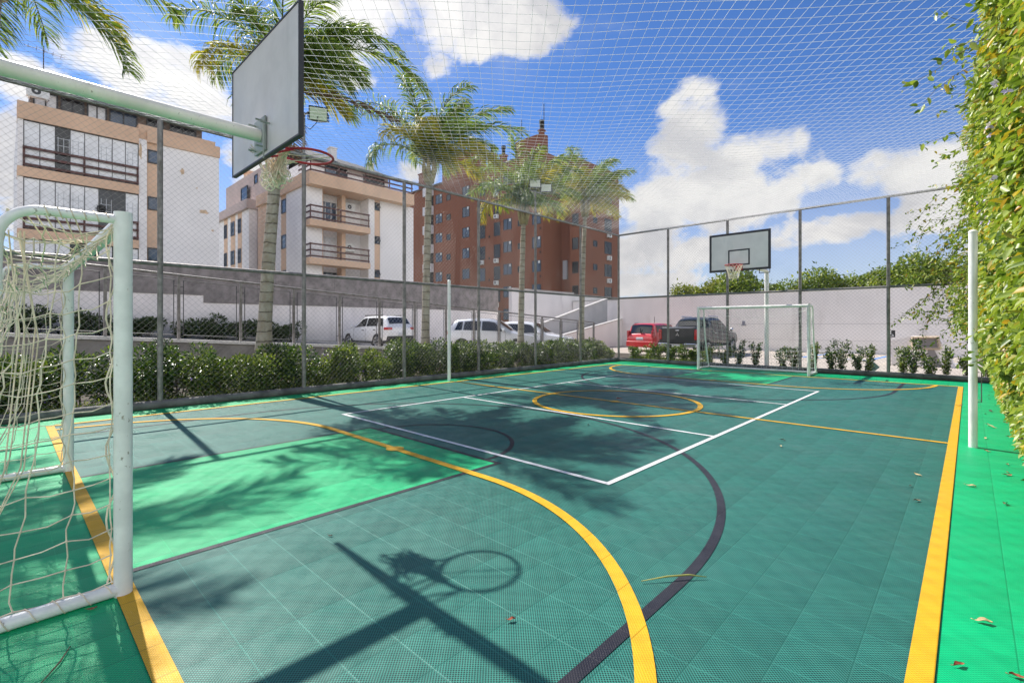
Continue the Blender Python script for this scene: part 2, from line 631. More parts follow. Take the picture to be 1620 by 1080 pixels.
M_GREEN = tile_mat('tile_green', (0.0, 0.50, 0.185), hole=0.55, spec=0.30, dustk=0.45)
M_TEAL = tile_mat('tile_teal', (0.040, 0.232, 0.182), hole=0.10)
M_YEL = tile_mat('tile_yellow', (0.80, 0.44, 0.022), stripe=0.04, hole=0.7, seam=1.1, spec=0.2, dustk=0.5)
M_BLACK = tile_mat('tile_black', (0.022, 0.022, 0.032), hole=0.7)
M_WHITE = tile_mat('tile_white', (0.78, 0.78, 0.78), stripe=0.03, hole=0.85, seam=1.0)
M_SOIL = mat('soil', (0.06, 0.045, 0.03), 0.95, var=0.4, vscale=6, bump=0.6, bscale=20)
M_ASPHALT = mat('asphalt', (0.16, 0.155, 0.15), 0.9, var=0.2, vscale=2, bump=0.2, bscale=60)
M_LAND = mat('land', (0.12, 0.12, 0.09), 0.95, var=0.35, vscale=0.15)
M_PAVER = paver_mat('paver', (0.46, 0.40, 0.34), (0.2, 0.17, 0.14))
M_STEEL = mat('galvanised_steel', (0.24, 0.22, 0.21), 0.55, 0.35, var=0.3, vscale=9, dirt=(0.10, 0.085, 0.06), dscale=9)
M_WIRE = mat('wire', (0.27, 0.26, 0.25), 0.5, 0.4)
M_KERBPIPE = mat('kerb_rubber', (0.13, 0.125, 0.12), 0.8, var=0.4, vscale=4, bump=0.4, bscale=25)
M_NETW = leaf_mat('white_net_cord', [(0.0, (0.88, 0.88, 0.88)), (1.0, (0.92, 0.92, 0.92))], 0.6, 0.5, (1, 1, 1, 1))
M_GOAL = mat('goal_paint', (0.86, 0.84, 0.80), 0.35, var=0.1, vscale=5, dirt=(0.66, 0.66, 0.60), dscale=6, chip=(0.30, 0.24, 0.18))
M_ROPE = mat('goal_rope', (0.78, 0.66, 0.50), 0.9, var=0.25, vscale=8)
M_POLEW = mat('white_pole_paint', (0.88, 0.86, 0.83), 0.35, var=0.06, vscale=4, dirt=(0.62, 0.60, 0.54), dscale=5, chip=(0.36, 0.30, 0.24))
M_BOARD = mat('backboard_grey', (0.58, 0.55, 0.54), 0.4, var=0.1, vscale=1.6, dirt=(0.48, 0.46, 0.45), dscale=3)
M_DARKEDGE = mat('dark_edge', (0.03, 0.03, 0.04), 0.5)
M_RIM = mat('rim_red', (0.50, 0.03, 0.04), 0.4, var=0.15, vscale=12)
M_ROPEW = mat('hoop_rope', (0.86, 0.77, 0.62), 0.9, var=0.15, vscale=10)

# ================================================================ ground, court, setting
def struct(name, mb, m, smooth=False):
    return tag(mb.build(name, m, None, smooth), kind='structure')


CX = -4.70            # court centre line (across)
CYM = 7.68            # halfway line
XL, XR = -9.26, -0.10
Y0, Y1 = 0.40, 14.93
LW = 0.085


def sheet(x0, x1, y0, y1, z):
    return MB().quad((x0, y0, z), (x1, y0, z), (x1, y1, z), (x0, y1, z))


struct('ground', MB().box(-700, 700, -700, 700, -1.2, -0.35), M_LAND)
struct('court', MB().box(-9.85, 0.62, -2.6, 16.40, -0.3, 0.0), M_GREEN)
struct('court_field', sheet(XL, XR, Y0, Y1, 0.0015), M_TEAL)
KX0, KX1, KD = -5.92, -3.46, 3.02
struct('court_key', sheet(KX0, KX1, Y0, Y0 + KD, 0.003).quad((KX0, 12.28, 0.003), (KX1, 12.28, 0.003), (KX1, Y1, 0.003), (KX0, Y1, 0.003)), M_GREEN)


def line_seg(mb, a, b, w, z):
    a, b = Vector((*a, z)), Vector((*b, z))
    t = (b - a).normalized()
    n = Vector((-t.y, t.x, 0)) * w / 2
    mb.quad(a - n, b - n, b + n, a + n)


def arc(mb, c, r, a0, a1, w, z, n=48):
    v, f = [], []
    for i in range(n + 1):
        a = math.radians(a0 + (a1 - a0) * i / n)
        for rr in (r - w / 2, r + w / 2):
            v.append((c[0] + rr * math.cos(a), c[1] + rr * math.sin(a), z))
    for i in range(n):
        f.append((2 * i, 2 * i + 1, 2 * i + 3, 2 * i + 2))
    mb.add(v, f)


# black basketball lines
bk = MB()
for far in (0, 1):
    def yy(y):
        return y if not far else Y0 + Y1 - y
    sgn = -1 if far else 1
    z = 0.0045
    ke = Y0 + KD if not far else 12.28
    line_seg(bk, (KX0, yy(Y0)), (KX0, ke), 0.05, z)
    line_seg(bk, (KX1, yy(Y0)), (KX1, ke), 0.05, z)
    line_seg(bk, (KX0 - 0.025, ke + sgn * 0.025), (KX1 + 0.025, ke + sgn * 0.025), 0.05, z + 0.0008)
    if not far:
        arc(bk, (CX, ke), 1.06, 0, 180, 0.05, z + 0.0004)
    else:
        arc(bk, (CX, ke), 1.06, 180, 360, 0.05, z + 0.0004)
    yc = yy(2.5)
    R3 = 3.56
    arc(bk, (CX, yc), R3, 0 if not far else 180, 180 if not far else 360, 0.06, z + 0.0002, 80)
    for sx in (-1, 1):
        line_seg(bk, (CX + sx * R3, yy(Y0 + 0.08)), (CX + sx * R3, yc), 0.06, z + 0.0002)
struct('basketball_line', bk, M_BLACK)
# white volleyball lines
wl = MB()
z = 0.0064
VX0, VX1, VY0, VY1 = -7.11, -2.31, 3.665, 11.80
for a, b in (((VX0, VY0), (VX1, VY0)), ((VX0, VY1), (VX1, VY1))):
    line_seg(wl, a, b, 0.055, z)
for x in (VX0, VX1):
    line_seg(wl, (x, VY0 - 0.0275), (x, VY1 + 0.0275), 0.055, z + 0.0004)
for y in (6.13, 9.46):
    line_seg(wl, (VX0, y), (VX1, y), 0.055, z)
struct('volleyball_line', wl, M_WHITE)
# yellow futsal lines
yl = MB()
z = 0.0080
for y in (Y0 + LW / 2, Y1 - LW / 2):
    line_seg(yl, (XL, y), (XR, y), LW, z)
for x in (XL + LW / 2, XR - LW / 2):
    line_seg(yl, (x, Y0), (x, Y1), LW, z + 0.0005)
line_seg(yl, (XL + LW, CYM), (XR - LW, CYM), 0.07, z)
arc(yl, (CX, CYM), 1.46, 0, 360, 0.085, z + 0.001, 90)
for far in (0, 1):
    for px, s in ((-3.2, 1), (-6.2, -1)):
        cy = Y0 if not far else Y1
        a0, a1 = (0, 90) if s > 0 else (90, 180)
        if far:
            a0, a1 = -a1, -a0
        arc(yl, (px, cy), 2.64, a0, a1, LW, z + 0.001)
    yy_ = Y0 + 2.64 if not far else Y1 - 2.64
    line_seg(yl, (-6.2, yy_), (-3.2, yy_), LW, z + 0.001)
    v = [(CX + 0.1 * math.cos(2 * math.pi * k / 20), yy_ + 0.1 * math.sin(2 * math.pi * k / 20), z + 0.0016) for k in range(20)]
    yl.add(v, [tuple(range(20))])
v = [(CX + 0.09 * math.cos(2 * math.pi * k / 20), CYM + 0.09 * math.sin(2 * math.pi * k / 20), z + 0.0016) for k in range(20)]
yl.add(v, [tuple(range(20))])
struct('futsal_line', yl, M_YEL)

# soil strip between court and driveway, and along the far fence
struct('soil', MB().box(-13.9, -9.86, -6, 21, -0.32, 0.02).box(-9.85, 6, 16.41, 17.9, -0.32, 0.015), M_SOIL)


def zdrive(y):
    return max(0.0, 1.14 - 0.0645 * y)


ys = [-14, -6, 0, 4, 8, 12, 17.6, 30]
dv = MB()
v = []
for y in ys:
    v += [(-25.3, y, zdrive(y)), (-14.05, y, zdrive(y))]
dv.add(v, [(2 * i + 1, 2 * i + 3, 2 * i + 2, 2 * i) for i in range(len(ys) - 1)])
struct('driveway', dv, M_PAVER)
struct('parking_lot', sheet(-14.05, 26, 17.9, 28.6, 0.0).quad((-14.05, 21.0, 0.0), (-13.9, 21.0, 0.0), (-13.9, 17.9, 0.0), (-14.05, 17.9, 0.0)), M_PAVER)
# grass verge in front of the side wall
M_GRASS = mat('grass_soil', (0.05, 0.075, 0.025), 0.95, var=0.45, vscale=5, bump=0.6, bscale=30)
gv = MB()
v = []
for y in ys[:6]:
    v += [(-25.35, y, zdrive(y) + 0.10), (-23.9, y, zdrive(y) + 0.10)]
gv.add(v, [(2 * i + 1, 2 * i + 3, 2 * i + 2, 2 * i) for i in range(5)])
struct('verge', gv, M_GRASS)

# blue parking bay lines
M_BLUE = mat('blue_paint', (0.03, 0.22, 0.62), 0.7, var=0.25, vscale=4)
bl = MB()
for a, b in (((-5.3, 23.9), (-2.9, 23.75)), ((-1.15, 23.7), (0.4, 23.6)), ((-5.3, 23.9), (-4.9, 28.0)), ((-2.9, 23.75), (-2.6, 28.0)), ((-1.15, 23.7), (-0.8, 28))):
    line_seg(bl, a, b, 0.14, 0.005)
struct('bay_line', bl, M_BLUE)

# ---------------------------------------------------------------- walls
M_WALLG = mat('render_grey', (0.235, 0.21, 0.205), 0.95, var=0.30, vscale=2.2, bump=0.9, bscale=9, dirt=(0.20, 0.19, 0.185), dscale=1.2)
M_WALLW = mat('wall_white', (0.84, 0.79, 0.77), 0.85, var=0.06, vscale=0.8, dirt=(0.60, 0.55, 0.53), dscale=1.1)
M_WALLP = mat('wall_pale', (0.79, 0.75, 0.72), 0.85, var=0.05, vscale=0.6, dirt=(0.56, 0.52, 0.49), dscale=1.3)
M_CONC = mat('concrete', (0.30, 0.275, 0.26), 0.9, var=0.2, vscale=2.5, bump=0.3, bscale=30)
M_COPE = mat('coping_white', (0.44, 0.42, 0.40), 0.8, var=0.08, vscale=2)
M_JOINT = mat('joint_dark', (0.16, 0.15, 0.15), 0.9)

t = thing('boundary_wall', 'long side wall beyond the cars, white below and rough grey render above', 'wall', (-25.5, 8, 0))
MB().prism([(-14, -0.4), (25.4, -0.4), (25.4, 2.42), (6.32, 2.42), (6.32, 2.76), (-14, 2.76)], 'x', -25.8, -25.5).build('painted_base', M_WALLW, t)
MB().prism([(-14, 2.763), (6.323, 2.763), (6.323, 2.423), (25.37, 2.423), (25.37, 3.97), (-14, 3.97)], 'x', -25.78, -25.47).build('rendered_top', M_WALLG, t)
jb = MB()
for y in (-3.5, 0.5, 4.6, 8.6, 12.6, 16.6, 20.6):
    jb.box(-25.472, -25.465, y, y + 0.02, 2.80, 3.96)
jb.build('joint', M_JOINT, t)

M_COPEW = mat('coping_bright', (0.78, 0.74, 0.71), 0.8, var=0.08, vscale=2)
t = thing('retaining_wall', 'low grey wall under the sloping railing, behind the hedge', 'wall', (-14, 8, 0))
kz = [(-10, zdrive(-10)), (17.6, 0.005), (21.6, -0.0)]
MB().prism([(-10, -0.3), (21.6, -0.3), (21.6, 0.03), (17.6, 0.03), (-10, zdrive(-10) + 0.03)], 'x', -14.2, -13.92).build('face', M_CONC, t)
MB().prism([(-10, zdrive(-10) + 0.033), (17.6, 0.033), (21.62, 0.033), (21.62, 0.11), (17.6, 0.11), (-10, zdrive(-10) + 0.11)], 'x', -14.24, -13.86).build('coping', M_COPEW, t)

t = thing('back_wall', 'long pale grey wall at the far end of the car park behind the pickup', 'wall', (-8, 28.5, 0))
MB().box(-17.3, 26, 28.6, 28.85, -0.3, 3.18).build('face', M_WALLP, t)
MB().box(-17.33, 26, 28.56, 28.89, 3.183, 3.24).build('coping', M_COPE, t)
jb = MB()
jb.box(-17.3, 26, 28.594, 28.6, 1.45, 1.465)
jb.box(-17.3, 26, 28.594, 28.6, 0.62, 0.632)
jb.build('joint', mat('joint_pale', (0.42, 0.40, 0.41), 0.9), t)
MB().box(-9.32, -9.06, 28.57, 28.6, 1.36, 1.42).box(-9.26, -9.12, 28.57, 28.598, 1.42, 1.62).build('vent', mat('vent_grey', (0.2, 0.2, 0.25), 0.6), t)
MB().box(-15.95, -15.7, 28.5, 28.6, 1.46, 1.52).build('bracket', mat('vent_grey', (0.2, 0.2, 0.25), 0.6), t)

# access ramp with its two parapets
t = thing('access_ramp', 'sloped concrete ramp between white parapets left of the red hatchback', 'ramp', (-18.5, 25, 0))
MB().prism([(21.2, -0.3), (30.5, -0.3), (30.5, 1.55), (29.5, 1.5), (21.2, 0.0)], 'x', -19.9, -17.2).build('roadway', M_CONC, t)
MB().prism([(20.6, -0.3), (28.6, -0.3), (28.6, 1.78), (22.3, 0.80), (20.6, 0.55)], 'x', -17.197, -16.95).build('parapet', M_WALLP, t)
MB().prism([(20.55, 0.553), (22.3, 0.803), (28.59, 1.783), (28.59, 1.84), (22.3, 0.86), (20.55, 0.61)], 'x', -17.24, -16.91).build('coping', M_COPE, t)
MB().prism([(22.0, -0.3), (31.5, -0.3), (31.5, 3.35), (27.9, 2.48), (24.2, 1.55), (22.0, 1.1)], 'x', -20.15, -19.903).build('parapet', mat('wall_grey', (0.45, 0.44, 0.45), 0.9, var=0.08, vscale=1), t)  # far parapet is a plain grey wall
MB().prism([(21.95, 1.103), (24.2, 1.553), (27.9, 2.483), (31.5, 3.353), (31.5, 3.41), (27.9, 2.54), (24.2, 1.61), (21.95, 1.16)], 'x', -20.2, -19.86).build('coping', M_COPE, t)
t = thing('garden_wall', 'tall white wall behind the ramp with a stepped top', 'wall', (-24, 30, 0))
MB().prism([(25.6, -0.3), (38, -0.3), (38, 3.9), (33.2, 3.9), (33.2, 4.05), (25.6, 4.05)], 'x', -24.6, -24.3).build('face', M_WALLW, t)
MB().box(-24.66, -24.24, 25.55, 33.2, 4.053, 4.13).build('coping', M_COPE, t)
t = thing('end_wall', 'bluish white wall closing the head of the ramp below the brick tower', 'wall', (-20, 33, 0))
MB().box(-24.2, -16.8, 33.0, 33.25, -0.3, 3.35).build('face', M_WALLW, t)
MB().box(-24.2, -16.75, 32.95, 33.3, 3.353, 3.42).build('coping', M_COPE, t)

# ================================================================ fences
def chain_link(name, parent, origin, along, L, z0, z1, step=0.10, r=0.0016):
    """diamond wire mesh filling a rectangle that stands on 'origin' and runs along 'along'"""
    H = z1 - z0
    A, B = [], []
    o = np.array(origin, float)
    a = np.array(along, float)
    zz = np.array([0, 0, 1.0])
    for sgn in (1, -1):
        c = -H if sgn > 0 else 0.0
        cend = L if sgn > 0 else L + H
        while c < cend:
            if sgn > 0:      # u = c + w
                w0, w1 = max(0, -c), min(H, L - c)
                p, q = (c + w0, w0), (c + w1, w1)
            else:            # u = c - w
                w0, w1 = max(0, c - L), min(H, c)
                p, q = (c - w0, w0), (c - w1, w1)
            if w1 - w0 > 0.02:
                j = sgn * r * 0.9
                A.append(o + a * p[0] + zz * (z0 + p[1]) + j * np.cross(a, zz))
                B.append(o + a * q[0] + zz * (z0 + q[1]) + j * np.cross(a, zz))
            c += step
    V, F = tubes_geo(np.array(A), np.array(B), r, 3)
    root = parent
    np_mesh(name, V, F, M_WIRE, parent, tuple(ORIG[root.name]))


FX, FY, FT, FM = -9.9, 16.47, 4.87, 2.43
t = thing('chain_link_fence', 'tall chain-link fence with grey steel posts along the left side of the court', 'fence', (FX, 7, 0))
for y in (-2.99, -0.57, 1.82, 4.24, 6.66, 9.09, 11.51, 13.93):
    MB().tube([(FX, y, 0), (FX, y, FT - 0.02)], 0.042, 10).build('post', M_STEEL, t, 'auto')
MB().tube([(FX, -3.0, FT), (FX, FY, FT)], 0.034, 8).build('top_rail', M_STEEL, t, 'auto')
MB().tube([(FX + 0.002, -3.0, FM), (FX + 0.002, FY, FM)], 0.033, 8).build('middle_rail', M_STEEL, t, 'auto')
MB().tube([(FX, -3.0, 0.065), (FX, FY + 0.05, 0.065)], 0.075, 10).build('kerb_pipe', M_KERBPIPE, t, 'auto')
chain_link('wire_mesh', t, (FX + 0.03, -3.0, 0), (0, 1, 0), FY + 3.0, 0.12, FT)

t = thing('chain_link_fence', 'tall chain-link fence with grey steel posts across the far end of the court', 'fence', (-4.7, FY, 0))
for x in (-9.9, -7.87, -5.80, -3.69, -1.59, 0.55):
    MB().tube([(x, FY + (0.003 if x < -9 else 0), 0), (x, FY, FT - 0.02)], 0.042, 10).build('post', M_STEEL, t, 'auto')
MB().tube([(FX - 0.03, FY, FT + 0.003), (0.6, FY, FT + 0.003)], 0.034, 8).build('top_rail', M_STEEL, t, 'auto')
MB().tube([(FX, FY, FM + 0.003), (0.6, FY, FM + 0.003)], 0.033, 8).build('middle_rail', M_STEEL, t, 'auto')
MB().tube([(FX, FY, 0.063), (0.6, FY, 0.063)], 0.075, 10).build('kerb_pipe', M_KERBPIPE, t, 'auto')
chain_link('wire_mesh', t, (FX, FY - 0.03, 0), (1, 0, 0), 0.6 - FX, 0.12, FT)

t = thing('chain_link_fence', 'chain-link fence behind the yellow-green climbing vine on the right', 'fence', (0.6, 7, 0))
RX = 0.50
for y in (-1.6, 0.85, 3.3, 5.75, 8.2, 10.65, 13.1, 15.5):
    MB().tube([(RX, y, 0), (RX, y, FT)], 0.042, 8).build('post', M_STEEL, t, 'auto')
MB().tube([(RX, -2.6, FT - 0.004), (RX, FY, FT - 0.004)], 0.034, 8).build('top_rail', M_STEEL, t, 'auto')
MB().tube([(RX, -2.6, 0.06), (RX, FY, 0.06)], 0.06, 8).build('kerb_pipe', M_KERBPIPE, t, 'auto')
chain_link('wire_mesh', t, (RX - 0.03, -2.6, 0), (0, 1, 0), FY + 2.6, 0.1, FT)


# overhead safety net, hung on the diagonal, sagging in the middle
def net_z(x, y):
    u = np.clip((x - FX) / (RX - FX), 0, 1)
    v = np.clip((y + 2.6) / (FY + 2.6), 0, 1)
    return FT - 0.02 - 0.42 * np.sin(np.pi * u) ** 0.8 * np.sin(np.pi * v) ** 0.7 + 0.02 * np.sin(x * 2.1 + y * 1.3) * np.sin(np.pi * u)


def safety_net():
    A, B = [], []
    s2 = math.sqrt(0.5)
    corners = [(FX, -2.6), (RX, -2.6), (RX, FY), (FX, FY)]
    for d, n in (((-s2, s2), (s2, s2)), ((s2, s2), (-s2, s2))):
        cs = [p[0] * n[0] + p[1] * n[1] for p in corners]
        c = min(cs) + 0.05
        while c < max(cs):
            # clip the line n.p = c against the rectangle
            t0, t1 = -50.0, 50.0
            for k, (lo, hi) in enumerate(((FX, RX), (-2.6, FY))):
                b = c * n[k]
                ta, tb = (lo - b) / d[k], (hi - b) / d[k]
                t0, t1 = max(t0, min(ta, tb)), min(t1, max(ta, tb))
            if t1 - t0 > 0.05:
                m = max(2, int((t1 - t0) / 0.4) + 1)
                tt = np.linspace(t0, t1, m)
                x = c * n[0] + tt * d[0]
                y = c * n[1] + tt * d[1]
                w = 0.012 * np.sin(tt * 2.3 + c * 5) * np.sin(np.pi * (tt - t0) / (t1 - t0))
                x, y = x + w * n[0], y + w * n[1]
                z = net_z(x, y)
                P = np.stack([x, y, z], 1)
                A.append(P[:-1])
                B.append(P[1:])
            c += 0.135 + random.uniform(-0.012, 0.012)
    V, F = tubes_geo(np.concatenate(A), np.concatenate(B), 0.0022, 3)
    o = np_mesh('safety_net', V, F, M_NETW, None)
    tag(o, 'white square-mesh safety net stretched overhead across the whole court', 'net')


safety_net()

# ================================================================ basketball hoops
def cable(mb, pts, r, n=5):
    mb.tube(pts, r, n, caps=False)


def hoop(label, yb, s, pole_y, slack):
    """yb: y of the board centre plane; s = +1 when the board faces +Y"""
    x = CX + 0.01
    t = thing('basketball_hoop', label, 'basketball hoop', (x, pole_y, 0))
    MB().tube([(x, pole_y, 0), (x, pole_y, 3.12)], 0.065, 14).build('pole', M_POLEW, t, 'auto')
    MB().tube([(x, pole_y - 0.0 * s, 3.12), (x, yb - 0.035 * s, 3.12)], 0.057, 18).build('arm', mat('arm_paint', (0.84, 0.80, 0.70), 0.35, var=0.10, vscale=3, dirt=(0.62, 0.62, 0.48), dscale=2.5, chip=(0.34, 0.30, 0.22)), t, 'auto')
    bd = MB().box(x - 0.8, x + 0.8, yb - 0.014, yb + 0.014, 2.93, 3.98).build('backboard', M_BOARD if s > 0 else mat('backboard_lifted', (0.72, 0.71, 0.70), 0.4, var=0.07, vscale=2, dirt=(0.60, 0.60, 0.60), dscale=4), t)  # far board: grey painted paler to make up for its shade
    ed = MB()
    for x0, x1, z0, z1 in ((-0.815, 0.815, 3.981, 3.996), (-0.815, 0.815, 2.914, 2.929), (-0.815, -0.801, 2.929, 3.981), (0.801, 0.815, 2.929, 3.981)):
        ed.box(x + x0, x + x1, yb - 0.02, yb + 0.02, z0, z1)
    ed.build('edge', M_DARKEDGE, bd)
    mk = MB()
    f0, f1 = sorted((yb + 0.0145 * s, yb + 0.0175 * s))
    for x0, x1, z0, z1 in ((-0.8, 0.8, 3.935, 3.98), (-0.8, 0.8, 2.93, 2.975), (-0.8, -0.755, 2.975, 3.935), (0.755, 0.8, 2.975, 3.935),
                           (-0.29, 0.29, 3.48, 3.52), (-0.29, 0.29, 3.07, 3.11), (-0.29, -0.25, 3.11, 3.48), (0.25, 0.29, 3.11, 3.48)):
        mk.box(x + x0, x + x1, f0, f1, z0, z1)
    mk.build('marking', M_DARKEDGE, bd)
    br = MB()
    a, b = sorted((yb - 0.02 * s, yb - 0.036 * s))
    br.box(x - 0.13, x + 0.13, a, b, 2.965, 3.27)
    for dx, dz in ((-0.09, 3.0), (0.09, 3.0), (-0.09, 3.23), (0.09, 3.23), (0.2, 3.18)):
        br.tube([(x + dx, yb - 0.10 * s, dz), (x + dx, yb - 0.02 * s, dz)], 0.008, 6)
    br.tube([(x + 0.2, yb - 0.07 * s, 2.86), (x + 0.2, yb - 0.07 * s, 3.2)], 0.007, 6)
    br.build('bracket', mat('bracket_steel', (0.30, 0.33, 0.30), 0.5, 0.3, var=0.2), t)
    if s < 0:
        fr = MB()
        for p, q in (((0.52, 2.93), (0.52, 2.82)), ((0.78, 2.93), (0.78, 2.82)), ((0.52, 2.82), (0.78, 2.82))):
            fr.tube([(x + p[0], yb - 0.04 * s, p[1]), (x + q[0], yb - 0.04 * s, q[1])], 0.01, 6)
        fr.build('support_frame', M_DARKEDGE, t)
    # rim
    cy = yb + (0.19 + 0.225) * s
    R, zr = 0.225, 3.045
    rim = MB()
    rim.tube([(x + R * math.cos(2 * math.pi * k / 40), cy + R * math.sin(2 * math.pi * k / 40), zr) for k in range(40)], 0.0125, 8, closed=True)
    for dx in (-0.07, 0.07):
        rim.tube([(x + dx, yb + 0.02 * s, zr - 0.09), (x + dx * 1.6, cy - s * R * 0.86, zr - 0.01)], 0.009, 6)
        rim.tube([(x + dx, yb + 0.02 * s, zr), (x + dx * 1.2, cy - s * R * 0.95, zr)], 0.009, 6)
    a, b = sorted((yb + 0.018 * s, yb + 0.028 * s))
    rim.box(x - 0.1, x + 0.1, a, b, zr - 0.12, zr + 0.03)
    ro = rim.build('rim', M_RIM, t, 'auto')
    # net
    nb = MB()
    if not slack:
        rows = [(0.225, 0.0), (0.19, -0.10), (0.155, -0.20), (0.13, -0.29), (0.12, -0.38)]
        for k in range(14):
            for sg in (1, -1):
                pts = []
                for j, (rr, dz) in enumerate(rows):
                    a = 2 * math.pi * (k + sg * 0.5 * j) / 14
                    pts.append((x + rr * math.cos(a), cy + rr * math.sin(a), zr + dz))
                cable(nb, pts, 0.0045, 4)
    else:
        # worn net pulled over to the board side and tangled there
        rr = random.Random(5)
        hub = Vector((x - 0.20, yb + 0.16, zr - 0.03))
        for k in range(30):
            a = math.radians(rr.uniform(185, 300))
            p0 = Vector((x + R * math.cos(a), cy + R * math.sin(a), zr - 0.01))
            p1 = hub + Vector((rr.uniform(-.10, .16), rr.uniform(-.10, .14), rr.uniform(-.05, .05)))
            lowz = rr.uniform(-0.17, -0.33)
            p2 = hub + Vector((rr.uniform(-.13, .16), rr.uniform(-.08, .14), lowz))
            p3 = hub + Vector((rr.uniform(-.13, .14), rr.uniform(-.10, .12), rr.uniform(-0.22, -0.05)))
            pts = []
            for i in range(13):
                q = i / 12
                b0, b1, b2, b3 = (1 - q) ** 3, 3 * q * (1 - q) ** 2, 3 * q * q * (1 - q), q ** 3
                pts.append(p0 * b0 + p1 * b1 + (p2 + (p2 - p1) * 0.5) * b2 + p3 * b3 + Vector((rr.uniform(-.006, .006), rr.uniform(-.006, .006), rr.uniform(-.006, .006))))
            cable(nb, pts, 0.0058, 5)
        for k in range(24):
            c0 = hub + Vector((rr.uniform(-.12, .15), rr.uniform(-.1, .12), rr.uniform(-.26, -.02)))
            ax = Vector((rr.uniform(-1, 1), rr.uniform(-1, 1), rr.uniform(-.6, .6))).normalized()
            ux = ax.orthogonal().normalized()
            wx = ax.cross(ux)
            ra = rr.uniform(0.025, 0.06)
            cable(nb, [c0 + ux * ra * math.cos(q) + wx * ra * 1.5 * math.sin(q) for q in np.linspace(0, rr.uniform(3, 6), 9)], 0.0058, 5)
        cable(nb, [(x + 0.16, cy + 0.16, zr), (x + 0.02, cy - 0.05, zr - 0.05), (x - 0.1, yb + 0.16, zr - 0.09), hub], 0.005, 5)
        cable(nb, [(x + 0.2, cy + 0.1, zr + 0.005), (x + 0.05, cy - 0.09, zr - 0.03), (x - 0.09, cy - 0.2, zr)], 0.004, 5)
        for dx, dz in ((-0.28, 0.12), (-0.24, 0.14), (-0.2, 0.1), (-0.26, 0.08)):
            cable(nb, [hub + Vector((0, 0, -0.05)), hub + Vector((dx * 0.4, -0.1, 0.03)), Vector((x + dx * 0.6, yb - 0.06, 2.93 + dz))], 0.004, 5)
    nb.build('net', M_ROPEW, t, True)
    return t


hoop('near basketball hoop seen from behind, its torn net tangled beside the red rim', 1.64, 1, -1.35, True)
hoop('far basketball hoop facing us with black-edged grey backboard above the far goal', 14.2, -1, 16.75, False)


# ================================================================ goals
def rope_sheet(mb, fn, ni, nj, r, n=5, seed=1, sag=0.02, knots=True, mask=None):
    """fn(u, v) -> point; ropes along both directions with slack between the knots"""
    rr = random.Random(seed)
    P = [[None] * (nj + 1) for _ in range(ni + 1)]
    for i in range(ni + 1):
        for j in range(nj + 1):
            p = Vector(fn(i / ni, j / nj))
            e = 0.35 if i in (0, ni) or j in (0, nj) else 1.0
            P[i][j] = p + Vector((rr.uniform(-.016, .016), rr.uniform(-.016, .016), rr.uniform(-.02, .012))) * e
    def seg(a, b):
        m = (a + b) / 2 + Vector((rr.uniform(-.5, .5) * sag, rr.uniform(-.5, .5) * sag, -rr.uniform(0.2, 1) * sag))
        return [a, a * .55 + m * .45 - (a + b) * 0.0, m, b * .55 + m * .45]
    for i in range(ni + 1):
        pts = []
        for j in range(nj):
            pts += seg(P[i][j], P[i][j + 1])
        pts.append(P[i][nj])
        mb.tube(pts, r, n, caps=False)
    for j in range(nj + 1):
        pts = []
        for i in range(ni):
            pts += seg(P[i][j], P[i + 1][j])
        pts.append(P[ni][j])
        mb.tube(pts, r, n, caps=False)
    if knots:
        for i in range(ni + 1):
            for j in range(nj + 1):
                mb.sphere(P[i][j], r * 2.0, 6, 4)


